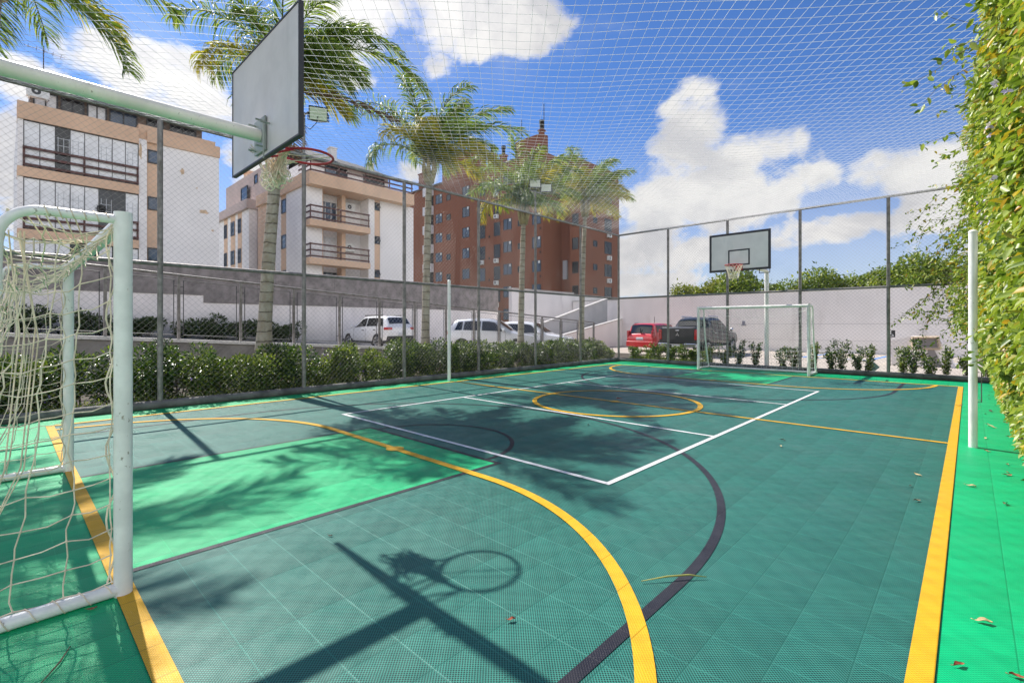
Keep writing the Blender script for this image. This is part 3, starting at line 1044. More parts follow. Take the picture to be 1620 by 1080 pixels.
def goal(label, yg, rz, detail):
    """local: mouth towards +y, frame runs back to -y"""
    t = thing('goal', label, 'goal', (CX - 0.03, yg, 0), rz=rz)
    w = 1.53
    H = 1.965
    for sx in (-w, w):
        MB().tube([(sx, 0, 0.0), (sx, 0, H + 0.02)], 0.040, 16).build('post', M_GOAL, t, 'auto', local=True)
    MB().tube([(-w, 0, H - 0.03), (w, 0, H - 0.03)], 0.039, 16).build('crossbar', M_GOAL, t, 'auto', local=True)
    for sx in (-w, w):
        pts = [(sx, -0.03, H - 0.02), (sx, -0.30, H - 0.02)]
        for k in range(1, 7):
            a = math.radians(90 + 15 * k)
            pts.append((sx, -0.30 + 0.15 * math.cos(a), H - 0.17 + 0.15 * math.sin(a)))
        pts += [(sx, -0.455, 1.6), (sx, -0.58, 0.9), (sx, -0.80, 0.2), (sx, -0.86, 0.05)]
        MB().tube(pts, 0.023, 10).build('side_bar', M_GOAL, t, 'auto', local=True)
        MB().tube([(sx, -0.02, 0.034), (sx, -0.90, 0.034)], 0.033, 12).build('ground_bar', M_GOAL, t, 'auto', local=True)
    MB().tube([(-w, -0.88, 0.034), (w, -0.88, 0.034)], 0.0325, 10).build('back_bar', M_GOAL, t, 'auto', local=True)
    nb = MB()
    r = 0.0032 if detail else 0.0028
    n = 6 if detail else 3
    def back_y(u, z):
        k = math.sin(math.pi * u)
        q = z / 1.95
        return -(0.70 - 0.27 * q - (0.04 + 0.10 * q * q) * k) + 0.02 * math.sin(u * 25 + z * 4)
    def back(u, v):
        k = math.sin(math.pi * u)
        zt = 1.93 - 0.30 * k ** 0.6
        z = zt * (1 - v) + 0.05 * v
        return (-w + 2 * w * u, back_y(u, z), z)
    def top(u, v):
        k = math.sin(math.pi * u)
        zt = 1.93 - 0.30 * k ** 0.6
        z = (1.90) * (1 - v) + zt * v
        return (-w + 2 * w * u, (-0.03) * (1 - v) + back_y(u, zt) * v, z - 0.06 * math.sin(math.pi * v))
    rope_sheet(nb, back, 22, 14, r, n, 3, 0.025, detail)
    rope_sheet(nb, top, 22, 3, r, n, 4, 0.03, detail)
    for si, sx in enumerate((-w, w)):
        def side(u, v, sx=sx):
            z = 1.90 * (1 - v) + 0.07 * v
            yb = -(0.42 + 0.34 * v)
            droop = 0.05 * math.sin(math.pi * u) * (1 - v) + 0.07 * u * (1 - v) ** 2
            inx = -0.05 * math.sin(math.pi * u) * math.sin(math.pi * v) * (1 if sx > 0 else -1)
            return (sx + inx - 0.01 * (1 if sx > 0 else -1), -0.05 * (1 - u) + yb * u, z - droop + 0.03 * (0.5 - u))
        rope_sheet(nb, side, 4, 14, r, n, 5 + si, 0.022, detail)
        # lacing at the front post and along the ground bar
        lp = []
        for k in range(40):
            zz = 1.9 - k * 0.047
            lp.append((sx - 0.055 * (1 if sx > 0 else -1) * (0.8 + 0.3 * math.sin(k * 1.9)), -0.045 - 0.02 * math.sin(k * 0.83), zz))
        nb.tube(lp, r * 1.35, n, caps=False)
        lp = []
        for k in range(60):
            a = k * 0.9
            yy = -0.05 - k * 0.0135
            lp.append((sx + 0.037 * math.cos(a), yy, 0.036 + 0.037 * math.sin(a)))
        if detail:
            nb.tube(lp[::1], r * 0.8, n, caps=False)
        # lashing round the top bar
        lp = []
        for k in range(26):
            a = k * 1.3
            lp.append((sx + 0.027 * math.cos(a), -0.06 - k * 0.0095, H - 0.02 + 0.027 * math.sin(a)))
        if detail:
            nb.tube(lp, r * 0.9, n, caps=False)
    if detail:
        # bunched slack of the top net, tied along the near side bar
        rr = random.Random(11)
        for sx in (-w, w):
            s_ = 1 if sx > 0 else -1
            for k in range(6):
                y0 = -0.36 + 0.035 * k
                nb.tube([(sx - 0.01 * s_, y0, H - 0.04), (sx - 0.10 * s_, y0 * 0.8, 1.86 - rr.uniform(0, .05)), (sx - (0.30 + 0.1 * k) * s_, -0.06 - rr.uniform(0, .1), 1.80 + rr.uniform(-.06, .06)), (sx - (0.6 + 0.16 * k) * s_, -0.03, 1.90)], r, n, caps=False)
            for k in range(4):
                yk = rr.uniform(-.4, -.2)
                nb.tube([(sx - rr.uniform(.0, .1) * s_, -0.40 + rr.uniform(-.02, .04), 1.84), (sx - rr.uniform(.1, .3) * s_, yk, 1.3 + rr.uniform(-.1, .1)), (sx - rr.uniform(.1, .5) * s_, yk - 0.05, 0.7), (sx - rr.uniform(.1, .6) * s_, -0.6, 0.07)], r, n, caps=False)
    nb.build('net', M_ROPE if detail else mat('far_goal_rope', (0.80, 0.78, 0.74), 0.9), t, True, local=True)
    return t


goal('near futsal goal with faded green frame and slack rope net at left', 0.43, 0.0, True)
goal('far futsal goal of pale green pipe below the far hoop', 15.22, math.pi, False)


# ================================================================ volleyball posts
def vpost(label, x, y, h):
    t = thing('volleyball_post', label, 'pole', (x, y, 0))
    MB().tube([(x, y, 0), (x, y, h)], 0.040, 18).build('shaft', M_POLEW, t, 'auto')
    MB().tube([(x, y, h), (x, y, h + 0.012), (x, y, h + 0.03)], [0.043, 0.043, 0.025], 18).build('cap', M_POLEW, t, 'auto')
    hk = MB()
    for z in (h - 0.12, h - 0.33):
        hk.tube([(x + 0.038, y, z), (x + 0.075, y, z), (x + 0.08, y, z + 0.03)], 0.006, 6)
    hk.tube([(x + 0.038, y, 0.52), (x + 0.07, y, 0.52), (x + 0.07, y, 0.86), (x + 0.038, y, 0.86)], 0.006, 6)
    hk.build('hook', M_STEEL, t)


vpost('slim white volleyball post beside the vine at right', 0.03, 7.66, 2.46)
vpost('slim white volleyball post by the hedge at the left end of the halfway line', -9.50, 7.72, 2.50)


# ================================================================ floodlights
M_LAMPB = mat('lamp_body', (0.03, 0.03, 0.03), 0.4)
M_LAMPG = mat('lamp_glass', (0.62, 0.64, 0.52), 0.12, spec=0.7)


def lamp_head(t, c, face, w=0.34, h=0.26):
    c = Vector(c)
    f = Vector(face).normalized()
    s = f.cross(Vector((0, 0, 1))).normalized()
    u = s.cross(f)
    mb = MB()
    def P(a, b, d):
        return c + s * a + u * b + f * d
    v = [P(a, b, d) for d, k in ((0, 1), (-0.07, 0.75)) for a, b in ((-w / 2 * k, -h / 2 * k), (w / 2 * k, -h / 2 * k), (w / 2 * k, h / 2 * k), (-w / 2 * k, h / 2 * k))]
    mb.add(v, [(0, 1, 2, 3), (7, 6, 5, 4), (0, 4, 5, 1), (1, 5, 6, 2), (2, 6, 7, 3), (3, 7, 4, 0)])
    for k in range(-3, 4):
        a = k * w * 0.1
        mb.add([P(a - .006, -h * .36, -.071), P(a + .006, -h * .36, -.071), P(a + .006, h * .36, -.071), P(a - .006, h * .36, -.071), P(a - .006, -h * .36, -.1), P(a + .006, -h * .36, -.1), P(a + .006, h * .36, -.1), P(a - .006, h * .36, -.1)],
               [(4, 5, 6, 7), (0, 1, 5, 4), (1, 2, 6, 5), (2, 3, 7, 6), (3, 0, 4, 7)])
    mb.tube([P(-w / 2 - .01, 0, -.03), P(-w / 2 - .02, -h * .5, -.08), P(0, -h * .62, -.1), P(w / 2 + .02, -h * .5, -.08), P(w / 2 + .01, 0, -.03)], 0.012, 5)
    hd = mb.build('lamp_head', M_LAMPB, t)
    q = MB().quad(P(-w * .44, -h * .42, .004), P(w * .44, -h * .42, .004), P(w * .44, h * .42, .004), P(-w * .44, h * .42, .004))
    q.build('lens', M_LAMPG, hd)


t = thing('floodlight', 'single square floodlight beside the near backboard', 'floodlight', (FX, 4.24, FT))
MB().tube([(FX, 4.24, FT + 0.036), (FX, 4.24, 5.75)], 0.03, 8).tube([(FX, 4.24, 5.7), (-9.62, 4.30, 5.74)], 0.018, 6).build('pole', M_STEEL, t, 'auto')
lamp_head(t, (-9.50, 4.36, 5.64), (0.75, -0.35, -0.5), 0.36, 0.28)
MB().tube([(FX, 4.24, 5.5), (-9.75, 4.3, 5.38), (-9.6, 4.36, 5.48), (-9.52, 4.36, 5.6)], 0.008, 5).build('cable', M_LAMPB, t)
t = thing('floodlight', 'pair of square white-faced floodlights on one post before the palms', 'floodlight', (FX, 11.51, FT))
MB().tube([(FX, 11.51, FT + 0.036), (FX, 11.51, 5.62)], 0.03, 8).tube([(FX, 11.3, 5.58), (FX, 11.95, 5.58)], 0.022, 6).build('pole', M_STEEL, t, 'auto')
lamp_head(t, (-9.80, 11.38, 5.80), (0.65, -0.6, 0.12), 0.36, 0.28)
lamp_head(t, (-9.80, 11.92, 5.77), (0.6, -0.7, 0.12), 0.36, 0.28)

# ================================================================ driveway railing
t = thing('railing', 'grey metal railing with mesh panels sloping down beside the driveway', 'railing', (-14.05, 8, 0))
def zrail(y):
    return 2.80 - 0.0605 * y
def zcope(y):
    return (zdrive(y) if y < 17.6 else 0.0) + 0.11
MB().tube([(-14.05, -6.8, zrail(-6.8)), (-14.05, 20.95, zrail(20.95))], 0.03, 8).build('top_rail', M_STEEL, t, 'auto')
posts = [1.57 + 1.385 * k for k in range(-6, 15)]
M_FRAME = mat('frame_dark', (0.05, 0.05, 0.052), 0.5, 0.3)
for i, y in enumerate(posts):
    MB().box(-14.08, -14.02, y - 0.03, y + 0.03, zcope(y) - 0.02, zrail(y) - 0.025).build('post', M_STEEL, t)
for y0, y1 in zip(posts[:-1], posts[1:]):
    a, b = y0 + 0.10, y1 - 0.10
    za0, zb0 = zcope(a) + 0.10, zcope(b) + 0.10
    za1, zb1 = zrail(a) - 0.12, zrail(b) - 0.12
    fr = MB()
    fr.tube([(-14.05, a, za0), (-14.05, a, za1), (-14.05, b, zb1), (-14.05, b, zb0)], 0.014, 5, closed=True)
    for q in (0.12, 0.88):
        fr.tube([(-14.05, a, za0 + (za1 - za0) * q), (-14.05, y0, za0 + (za1 - za0) * q)], 0.008, 4)
        fr.tube([(-14.05, b, zb0 + (zb1 - zb0) * q), (-14.05, y1, zb0 + (zb1 - zb0) * q)], 0.008, 4)
    p = fr.build('panel', M_FRAME, t)

# ================================================================ buildings
M_BEIGE = mat('paint_beige', (0.70, 0.48, 0.33), 0.85, var=0.07, vscale=0.7, dirt=(0.42, 0.30, 0.22), dscale=0.5)
M_BWHITE = mat('paint_white', (0.86, 0.83, 0.81), 0.85, var=0.05, vscale=0.5, dirt=(0.74, 0.71, 0.68), dscale=0.45)
M_LILAC = mat('paint_greige', (0.54, 0.43, 0.39), 0.85, var=0.07, vscale=0.6, dirt=(0.36, 0.30, 0.28), dscale=0.4)
M_WOOD = mat('rail_wood', (0.10, 0.042, 0.036), 0.6, var=0.3, vscale=3)
M_GLASSD = mat('glass_dark', (0.022, 0.028, 0.034), 0.08, spec=0.5, var=0.5, vscale=0.35)
M_GLASSB = mat('glass_blue', (0.045, 0.075, 0.12), 0.08, spec=0.6, var=0.35, vscale=0.5)
M_WFRAME = mat('window_frame', (0.05, 0.05, 0.055), 0.5)
M_WFRAMEW = mat('window_frame_white', (0.75, 0.75, 0.75), 0.5)
M_CURT = mat('curtain', (0.76, 0.77, 0.78), 0.7, var=0.10, vscale=1.4, coat=0.6)
M_ORANGE = mat('roof_tile', (0.50, 0.20, 0.10), 0.85, var=0.3, vscale=4, bump=0.5, bscale=12)
M_SLATE = mat('roof_dark', (0.06, 0.055, 0.055), 0.8, var=0.2, vscale=3)
M_ACW = mat('ac_white', (0.72, 0.72, 0.70), 0.5, var=0.05)
M_DARK = mat('dark_void', (0.012, 0.011, 0.011), 0.7)


class Face:
    """a wall plane: 'X' faces +X at x = p, 'Y' faces -Y at y = p; a runs along the wall, d outward"""

    def __init__(s, kind, p):
        s.k, s.p = kind, p

    def box(s, mb, a0, a1, z0, z1, d0, d1):
        if s.k == 'X':
            mb.box(s.p + d0, s.p + d1, a0, a1, z0, z1)
        else:
            mb.box(a0, a1, s.p - d1, s.p - d0, z0, z1)
        return mb

    def pt(s, a, z, d):
        return (s.p + d, a, z) if s.k == 'X' else (a, s.p - d, z)


def window(face, parent, a0, a1, z0, z1, cols=2, glass=None, frame=None, sill=None, open_vent=False, d=0.0, slats=0):
    """frame with mullions, child pane(s)"""
    fm = frame or M_WFRAME
    mb = MB()
    w = 0.06
    for b0, b1, y0, y1 in ((a0, a0 + w, z0, z1), (a1 - w, a1, z0, z1), (a0 + w, a1 - w, z0, z0 + w), (a0 + w, a1 - w, z1 - w, z1)):
        face.box(mb, b0, b1, y0, y1, d - 0.05, d + 0.05)
    for k in range(1, cols):
        c = a0 + (a1 - a0) * k / cols
        face.box(mb, c - 0.025, c + 0.025, z0 + w, z1 - w, d - 0.05, d + 0.045)
    for k in range(slats):
        zz = z0 + w + (z1 - z0 - 2 * w) * (k + 0.5) / slats
        face.box(mb, a0 + w, a1 - w, zz - 0.012, zz + 0.012, d - 0.02, d + 0.04)
    o = mb.build('window', fm, parent)
    face.box(MB(), a0 + w, a1 - w, z0 + w, z1 - w, d - 0.05, d + 0.012).build('pane', glass or M_GLASSD, o)
    if sill:
        face.box(MB(), a0 - 0.06, a1 + 0.06, z0 - 0.07, z0 - 0.002, d - 0.02, d + 0.09).build('sill', sill, o)
    if open_vent:
        a = a0 + w
        m2 = MB()
        v = [face.pt(a0 + w, z1 - 0.09, d + 0.06), face.pt(a1 - w, z1 - 0.09, d + 0.06), face.pt(a1 - w, z0 + 0.3 * (z1 - z0), d + 0.32), face.pt(a0 + w, z0 + 0.3 * (z1 - z0), d + 0.32)]
        v2 = [(p[0] + 0.0, p[1], p[2] + 0.025) for p in v]
        m2.add(v + v2, [(0, 1, 2, 3), (7, 6, 5, 4), (0, 4, 5, 1), (1, 5, 6, 2), (2, 6, 7, 3), (3, 7, 4, 0)])
        m2.build('sash', M_WFRAME, o)
    return o


def ac_unit(face, parent, a, z, d=0.0, w=0.62, h=0.44):
    mb = MB()
    face.box(mb, a, a + w, z, z + h, d + 0.06, d + 0.34)
    face.box(mb, a + 0.06, a + 0.12, z - 0.06, z - 0.001, d, d + 0.32)
    face.box(mb, a + w - 0.12, a + w - 0.06, z - 0.06, z - 0.001, d, d + 0.32)
    o = mb.build('air_conditioner', M_ACW, parent)
    f = MB()
    c = a + w * 0.42
    n = 16
    for k in range(n):
        a0, a1 = 2 * math.pi * k / n, 2 * math.pi * (k + 1) / n
        f.add([face.pt(c + 0.17 * math.cos(q) * s, z + h / 2 + 0.17 * math.sin(q) * s, d + 0.346) for q, s in ((a0, 1), (a1, 1), (a1, 0.35), (a0, 0.35))], [(0, 1, 2, 3)])
    f.build('fan_grille', M_WFRAME, o)


def wood_rail(face, parent, a0, a1, z0, z1, d, rails=3, posts=3, name='balcony_railing', sides=0.0):
    mb = MB()
    for k in range(rails):
        zz = z0 + 0.12 + (z1 - z0 - 0.18) * k / (rails - 1)
        face.box(mb, a0, a1, zz - 0.055, zz + 0.055, d - 0.03, d + 0.03)
        if sides:
            face.box(mb, a0 - 0.0, a0 + 0.06, zz - 0.055, zz + 0.055, d - sides, d - 0.031)
    for k in range(posts):
        c = a0 + 0.04 + (a1 - a0 - 0.08) * k / (posts - 1)
        face.box(mb, c - 0.04, c + 0.04, z0, z1 + 0.02, d - 0.075, d - 0.032)
    mb.build(name, M_WOOD, parent)


# ---------------------------------------------------------------- left block
def building_left():
    t = thing('apartment_block', 'white apartment block with glazed balconies and orange tiled roof, at left', 'apartment building', (-37, 4.6, 0))
    F = Face('X', -32.0)
    MB().box(-46, -33.0, 0.47, 8.70, -0.3, 11.79).build('wall', M_BWHITE, t)
    w = MB()
    F.box(w, 5.90, 8.73, -0.3, 11.195, -0.999, 0.0)
    F.box(w, 4.95, 5.30, -0.3, 11.3, -0.999, 0.003)
    F.box(w, 0.45, 0.64, -0.3, 11.0, -0.999, 0.003)
    w.build('wall_panel', M_BWHITE, t)
    b = MB()
    F.box(b, 5.30, 5.90, -0.3, 11.2, -0.998, -0.07)
    b.build('wall_strip', M_BEIGE, t)
    for z0, z1 in ((11.0, 11.80), (8.33, 8.78), (5.45, 5.88), (2.6, 3.03)):
        F.box(MB(), 0.44, 4.947, z0, z1, -0.997, 0.10).build('balcony_slab', M_BEIGE, t)
    F.box(MB(), 4.95, 8.55, 11.303, 12.10, -0.99, -0.06).build('fascia', M_BEIGE, t)
    F.box(MB(), 5.302, 8.76, 11.2, 11.83, -0.06, 0.08).build('fascia', M_BEIGE, t)
    # stains on the white wall
    st = mat('stain', (0.62, 0.45, 0.30), 0.9, var=0.2, vscale=5)
    rr = random.Random(3)
    mb = MB()
    for (cy, cz, sy, sz) in ((6.9, 10.0, 0.13, 0.2), (7.95, 7.9, 0.28, 0.13), (5.02, 10.6, 0.07, 0.5), (8.4, 6.9, 0.08, 0.06), (7.6, 9.2, 0.04, 0.06)):
        pts = []
        for k in range(14):
            a = 2 * math.pi * k / 14
            r = rr.uniform(0.55, 1.1)
            pts.append((-31.993, cy + sy * r * math.cos(a), cz + sz * r * math.sin(a)))
        mb.add(pts, [tuple(range(14))])
    mb.build('stain', st, t)
    for z in (10.12, 7.6, 4.85):
        window(F, t, 5.34, 5.86, z, z + 0.72, 1, M_GLASSB, d=-0.07)
    for zf, zc in ((8.78, 11.0), (5.88, 8.33), (3.03, 5.45)):
        mu = MB()
        n = 8
        for k in range(n + 1):
            c = 0.66 + (4.93 - 0.66) * k / n
            F.box(mu, c - 0.012, c + 0.012, zf, zc, -0.06, -0.02)
        F.box(mu, 0.65, 4.94, zc - 0.05, zc - 0.002, -0.07, -0.01)
        F.box(mu, 0.65, 4.94, zf, zf + 0.05, -0.07, -0.01)
        g = mu.build('balcony_glazing', M_WFRAME, t)
        for k in range(n):
            a0 = 0.66 + (4.93 - 0.66) * k / n + 0.013
            a1 = a0 + (4.93 - 0.66) / n - 0.026
            dark = (k in (2,) and zf > 8) or (k in (5, 6) and 5 < zf < 8) or (k in (3, 4, 6) and zf < 5)
            F.box(MB(), a0, a1, zf + 0.051, zc - 0.051, -0.05, -0.035).build('pane', M_GLASSD if dark else M_CURT, g)
        wm = MB()
        for k in (2, 3, 5, 7):      # white inner window bars seen through the glazing
            a0 = 0.66 + (4.93 - 0.66) * k / n
            for q in (0.1, 0.3, 0.5):
                F.box(wm, a0 + q - 0.012, a0 + q + 0.012, zf + 0.9, zc - 0.5, -0.034, -0.028)
            for q in (0.9, 1.3, 1.65):
                F.box(wm, a0 + 0.06, a0 + 0.5, zf + q, zf + q + 0.025, -0.034, -0.027)
        wm.build('inner_bar', mat('bar_grey', (0.5, 0.52, 0.54), 0.6), g)
        wood_rail(F, t, 0.62, 4.94, zf, zf + 0.98, 0.06, 3, 3)
    # a dark wheel-shaped ornament on the middle balcony
    wh = MB()
    cy, cz = 3.42, 7.28
    wh.tube([(-31.955, cy + 0.16 * math.cos(2 * math.pi * k / 20), cz + 0.16 * math.sin(2 * math.pi * k / 20)) for k in range(20)], 0.025, 5, closed=True)
    for k in range(4):
        a = math.pi * k / 4
        wh.tube([(-31.955, cy - 0.24 * math.cos(a), cz - 0.24 * math.sin(a)), (-31.955, cy + 0.24 * math.cos(a), cz + 0.24 * math.sin(a))], 0.014, 4)
    wh.build('wheel_ornament', M_DARK, t)
    # set-back top floor and tiled roof
    MB().box(-43, -33.4, 0.9, 8.2, 11.795, 13.05).build('top_floor', mat('paint_brown', (0.20, 0.15, 0.12), 0.8, var=0.25, vscale=1.5), t)
    G = Face('X', -33.4)
    for k, (a0, a1, g) in enumerate(((1.0, 1.9, M_CURT), (2.0, 2.9, M_GLASSD), (3.0, 3.8, M_CURT), (3.9, 5.1, M_GLASSB), (5.5, 6.3, M_GLASSD), (6.6, 7.9, M_GLASSD))):
        window(G, t, a0, a1, 11.95, 12.95, 2, g)
    r = MB()
    r.prism([(0.85, 13.08), (8.75, 13.08), (8.75, 13.2), (0.85, 13.2)], 'x', -33.4, -32.7)
    r.add([(-32.55, 0.8, 13.06), (-32.55, 8.9, 13.06), (-38.5, 8.9, 14.5), (-38.5, 3.0, 14.5), (-32.55, 0.8, 13.22), (-32.55, 8.9, 13.22), (-38.5, 8.9, 14.66), (-38.5, 3.0, 14.66), (-44, 8.9, 13.22), (-44, 0.8, 13.22)],
          [(0, 1, 2, 3), (7, 6, 5, 4), (0, 4, 5, 1), (1, 5, 6, 2), (3, 7, 4, 0), (6, 7, 9, 8), (2, 6, 8), (7, 3, 9)])
    for k in range(28):
        y = 0.95 + k * 0.285
        r.tube([(-32.5, y, 13.25), (-38.5, max(y, 3.05), 14.69)], 0.07, 5)
    r.build('roof', M_ORANGE, t)
    f = Face('X', -32.7)
    ac_unit(f, t, 0.75, 12.3, 0, 0.8, 0.55)
    an = MB()
    an.tube([(-34, 1.4, 13.4), (-34, 1.4, 15.5)], 0.025, 5)
    an.tube([(-34, 0.7, 15.3), (-34, 2.2, 15.2)], 0.015, 4)
    for k in range(5):
        y = 0.85 + k * 0.3
        an.tube([(-34.25, y, 15.3 - k * .02), (-33.75, y, 15.3 - k * .02)], 0.01, 4)
    an.build('antenna', M_WFRAME, t)


building_left()


# ---------------------------------------------------------------- middle block
def building_middle():
    t = thing('apartment_block', 'beige and white apartment block with brown rail balconies, between the palms', 'apartment building', (-42, 19, 0))
    F = Face('X', -34.0)
    S = Face('Y', 14.65)
    MB().box(-43.2, -35.3, 14.95, 23.75, -0.3, 12.1).build('wall', M_BWHITE, t)
    w = MB()
    F.box(w, 14.66, 15.90, -0.3, 11.24, -1.299, 0.0)
    F.box(w, 19.60, 20.12, -0.3, 11.24, -1.299, 0.0)
    F.box(w, 20.62, 23.78, -0.3, 11.24, -1.299, 0.003)
    w.build('wall_panel', M_BWHITE, t)
    w = MB()
    S.box(w, -37.3, -34.002, -0.3, 11.24, -0.299, 0.0)
    S.box(w, -39.4, -38.4, -0.3, 11.24, -0.299, -0.003)
    S.box(w, -41.2, -40.2, -0.3, 11.24, -0.299, -0.003)
    w.build('side_panel', M_BWHITE, t)
    b = MB()
    F.box(b, 20.121, 20.619, -0.3, 11.24, -1.298, -0.06)
    F.box(b, 15.901, 16.2, -0.3, 11.24, -1.298, -0.5)
    F.box(b, 17.66, 17.95, -0.3, 11.24, -1.298, -0.5)
    S.box(b, -38.399, -37.301, -0.3, 11.24, -0.298, -0.06)
    S.box(b, -40.199, -39.401, -0.3, 11.24, -0.298, -0.06)
    S.box(b, -43.2, -41.201, -0.3, 11.24, -0.298, -0.03)
    b.build('wall_strip', M_BEIGE, t)
    for zt in (8.80, 6.12, 3.44):
        F.box(MB(), 14.62, 19.30, zt - 0.44, zt, -0.45, 0.80).build('balcony_slab', M_BEIGE, t)
        wood_rail(F, t, 14.68, 19.26, zt, zt + 1.02, 0.74, 3, 3, sides=0.7)
        # recess back wall details
        R = Face('X', -35.29)
        g = M_GLASSB if zt > 8 else (M_CURT if zt > 5 else M_GLASSD)
        window(R, t, 16.24, 17.62, zt + 0.06, zt + 1.95, 3, g, M_WFRAMEW if zt > 5 else M_WFRAME, slats=0)
        ac_unit(R, t, 18.15, zt + (1.45 if zt > 8 else 1.0), 0.02, 0.85, 0.62)
    F.box(MB(), 14.6, 23.3, 11.245, 12.12, -1.25, 0.80).box(-43.2, -34.01, 14.50, 15.2, 11.243, 12.118).build('fascia', M_BEIGE, t)
    for z in (10.45, 7.8, 5.15):
        window(F, t, 20.15, 20.59, z, z + 0.62, 1, M_GLASSB, d=-0.06, open_vent=True)
    for z in (9.9, 7.2, 4.5):
        window(S, t, -38.3, -37.4, z, z + 1.05, 1, M_GLASSD, d=-0.06)
        window(S, t, -40.1, -39.5, z, z + 1.05, 1, M_GLASSD, d=-0.06)
    # roof terrace
    wood_rail(F, t, 14.7, 23.2, 12.12, 13.0, 0.72, 3, 5, 'terrace_railing', sides=2.0)
    gr = MB()
    for k in range(14):
        gr.box(-36.8 - k * 0.26, -36.76 - k * 0.26, 14.55, 14.59, 12.12, 13.25)
    gr.box(-40.3, -36.7, 14.53, 14.61, 13.2, 13.27)
    gr.box(-40.3, -36.7, 14.53, 14.61, 12.5, 12.56)
    gr.build('terrace_grille', M_WFRAMEW, t)
    MB().box(-43, -36.6, 16.2, 23.0, 12.105, 14.2).build('penthouse', M_BWHITE, t)
    P = Face('X', -36.6)
    window(P, t, 17.3, 18.3, 12.2, 13.95, 1, M_GLASSB)
    window(P, t, 18.32, 19.2, 12.2, 13.95, 1, M_GLASSD)
    window(P, t, 20.6, 22.6, 12.3, 13.9, 3, M_GLASSD)
    rf = MB()
    rf.add([(-35.9, 15.8, 13.95), (-35.9, 23.6, 13.75), (-40, 23.6, 15.6), (-40, 15.8, 15.9), (-35.9, 15.8, 14.08), (-35.9, 23.6, 13.88), (-40, 23.6, 15.75), (-40, 15.8, 16.05), (-43.4, 23.6, 14.2), (-43.4, 15.8, 14.3)],
           [(0, 1, 2, 3), (7, 6, 5, 4), (0, 4, 5, 1), (1, 5, 6, 2), (3, 7, 4, 0), (6, 7, 9, 8), (2, 6, 8), (7, 3, 9)])
    r_o = rf.build('roof', M_SLATE, t)
    MB().box(-38.0, -37.4, 18.2, 18.7, 14.3, 15.7).box(-38.05, -37.35, 18.15, 18.75, 15.702, 15.8).build('chimney', M_BWHITE, r_o)
    MB().box(-37.4, -36.9, 21.4, 21.8, 14.1, 15.2).build('chimney', M_BWHITE, r_o)
    # rear wing, set further along
    MB().box(-54.2, -43.201, 15.4, 24, -0.3, 15.1).build('wing', M_LILAC, t)
    W = Face('Y', 14.6)
    MB().box(-54.3, -45.6, 14.75, 15.399, -0.3, 11.55).build('wing_bay', M_BWHITE, t)
    W.box(MB(), -54.4, -45.4, 11.553, 12.35, -0.799, 0.12).build('wing_fascia', M_LILAC, t)
    s = MB()
    V = Face('Y', 14.75)
    for a0, a1 in ((-52.5, -51.4), (-50.5, -49.2), (-48.5, -47.4)):
        V.box(s, a0, a1, -0.3, 11.55, -0.2, 0.012)
    s.build('wing_strip', M_BEIGE, t)
    for z in (9.7, 7.0, 4.2):
        for a0, a1 in ((-52.35, -51.55), (-50.35, -49.35), (-48.35, -47.55)):
            window(V, t, a0, a1, z, z + 1.3, 2, M_GLASSD, d=0.02)
    U = Face('Y', 15.4)
    window(U, t, -48.9, -47.2, 12.75, 14.0, 1, M_GLASSD, d=0.25)
    U.box(MB(), -48.7, -47.6, 12.36, 12.74, 0, 0.24).build('window_box', M_BEIGE, t)
    window(U, t, -46.2, -45.4, 13.9, 14.7, 1, M_GLASSD)
    MB().box(-52.5, -51.5, 16.5, 17.5, 15.1, 16.4).box(-52.6, -51.4, 16.4, 17.6, 16.402, 16.6).build('chimney', M_BEIGE, t)


building_middle()


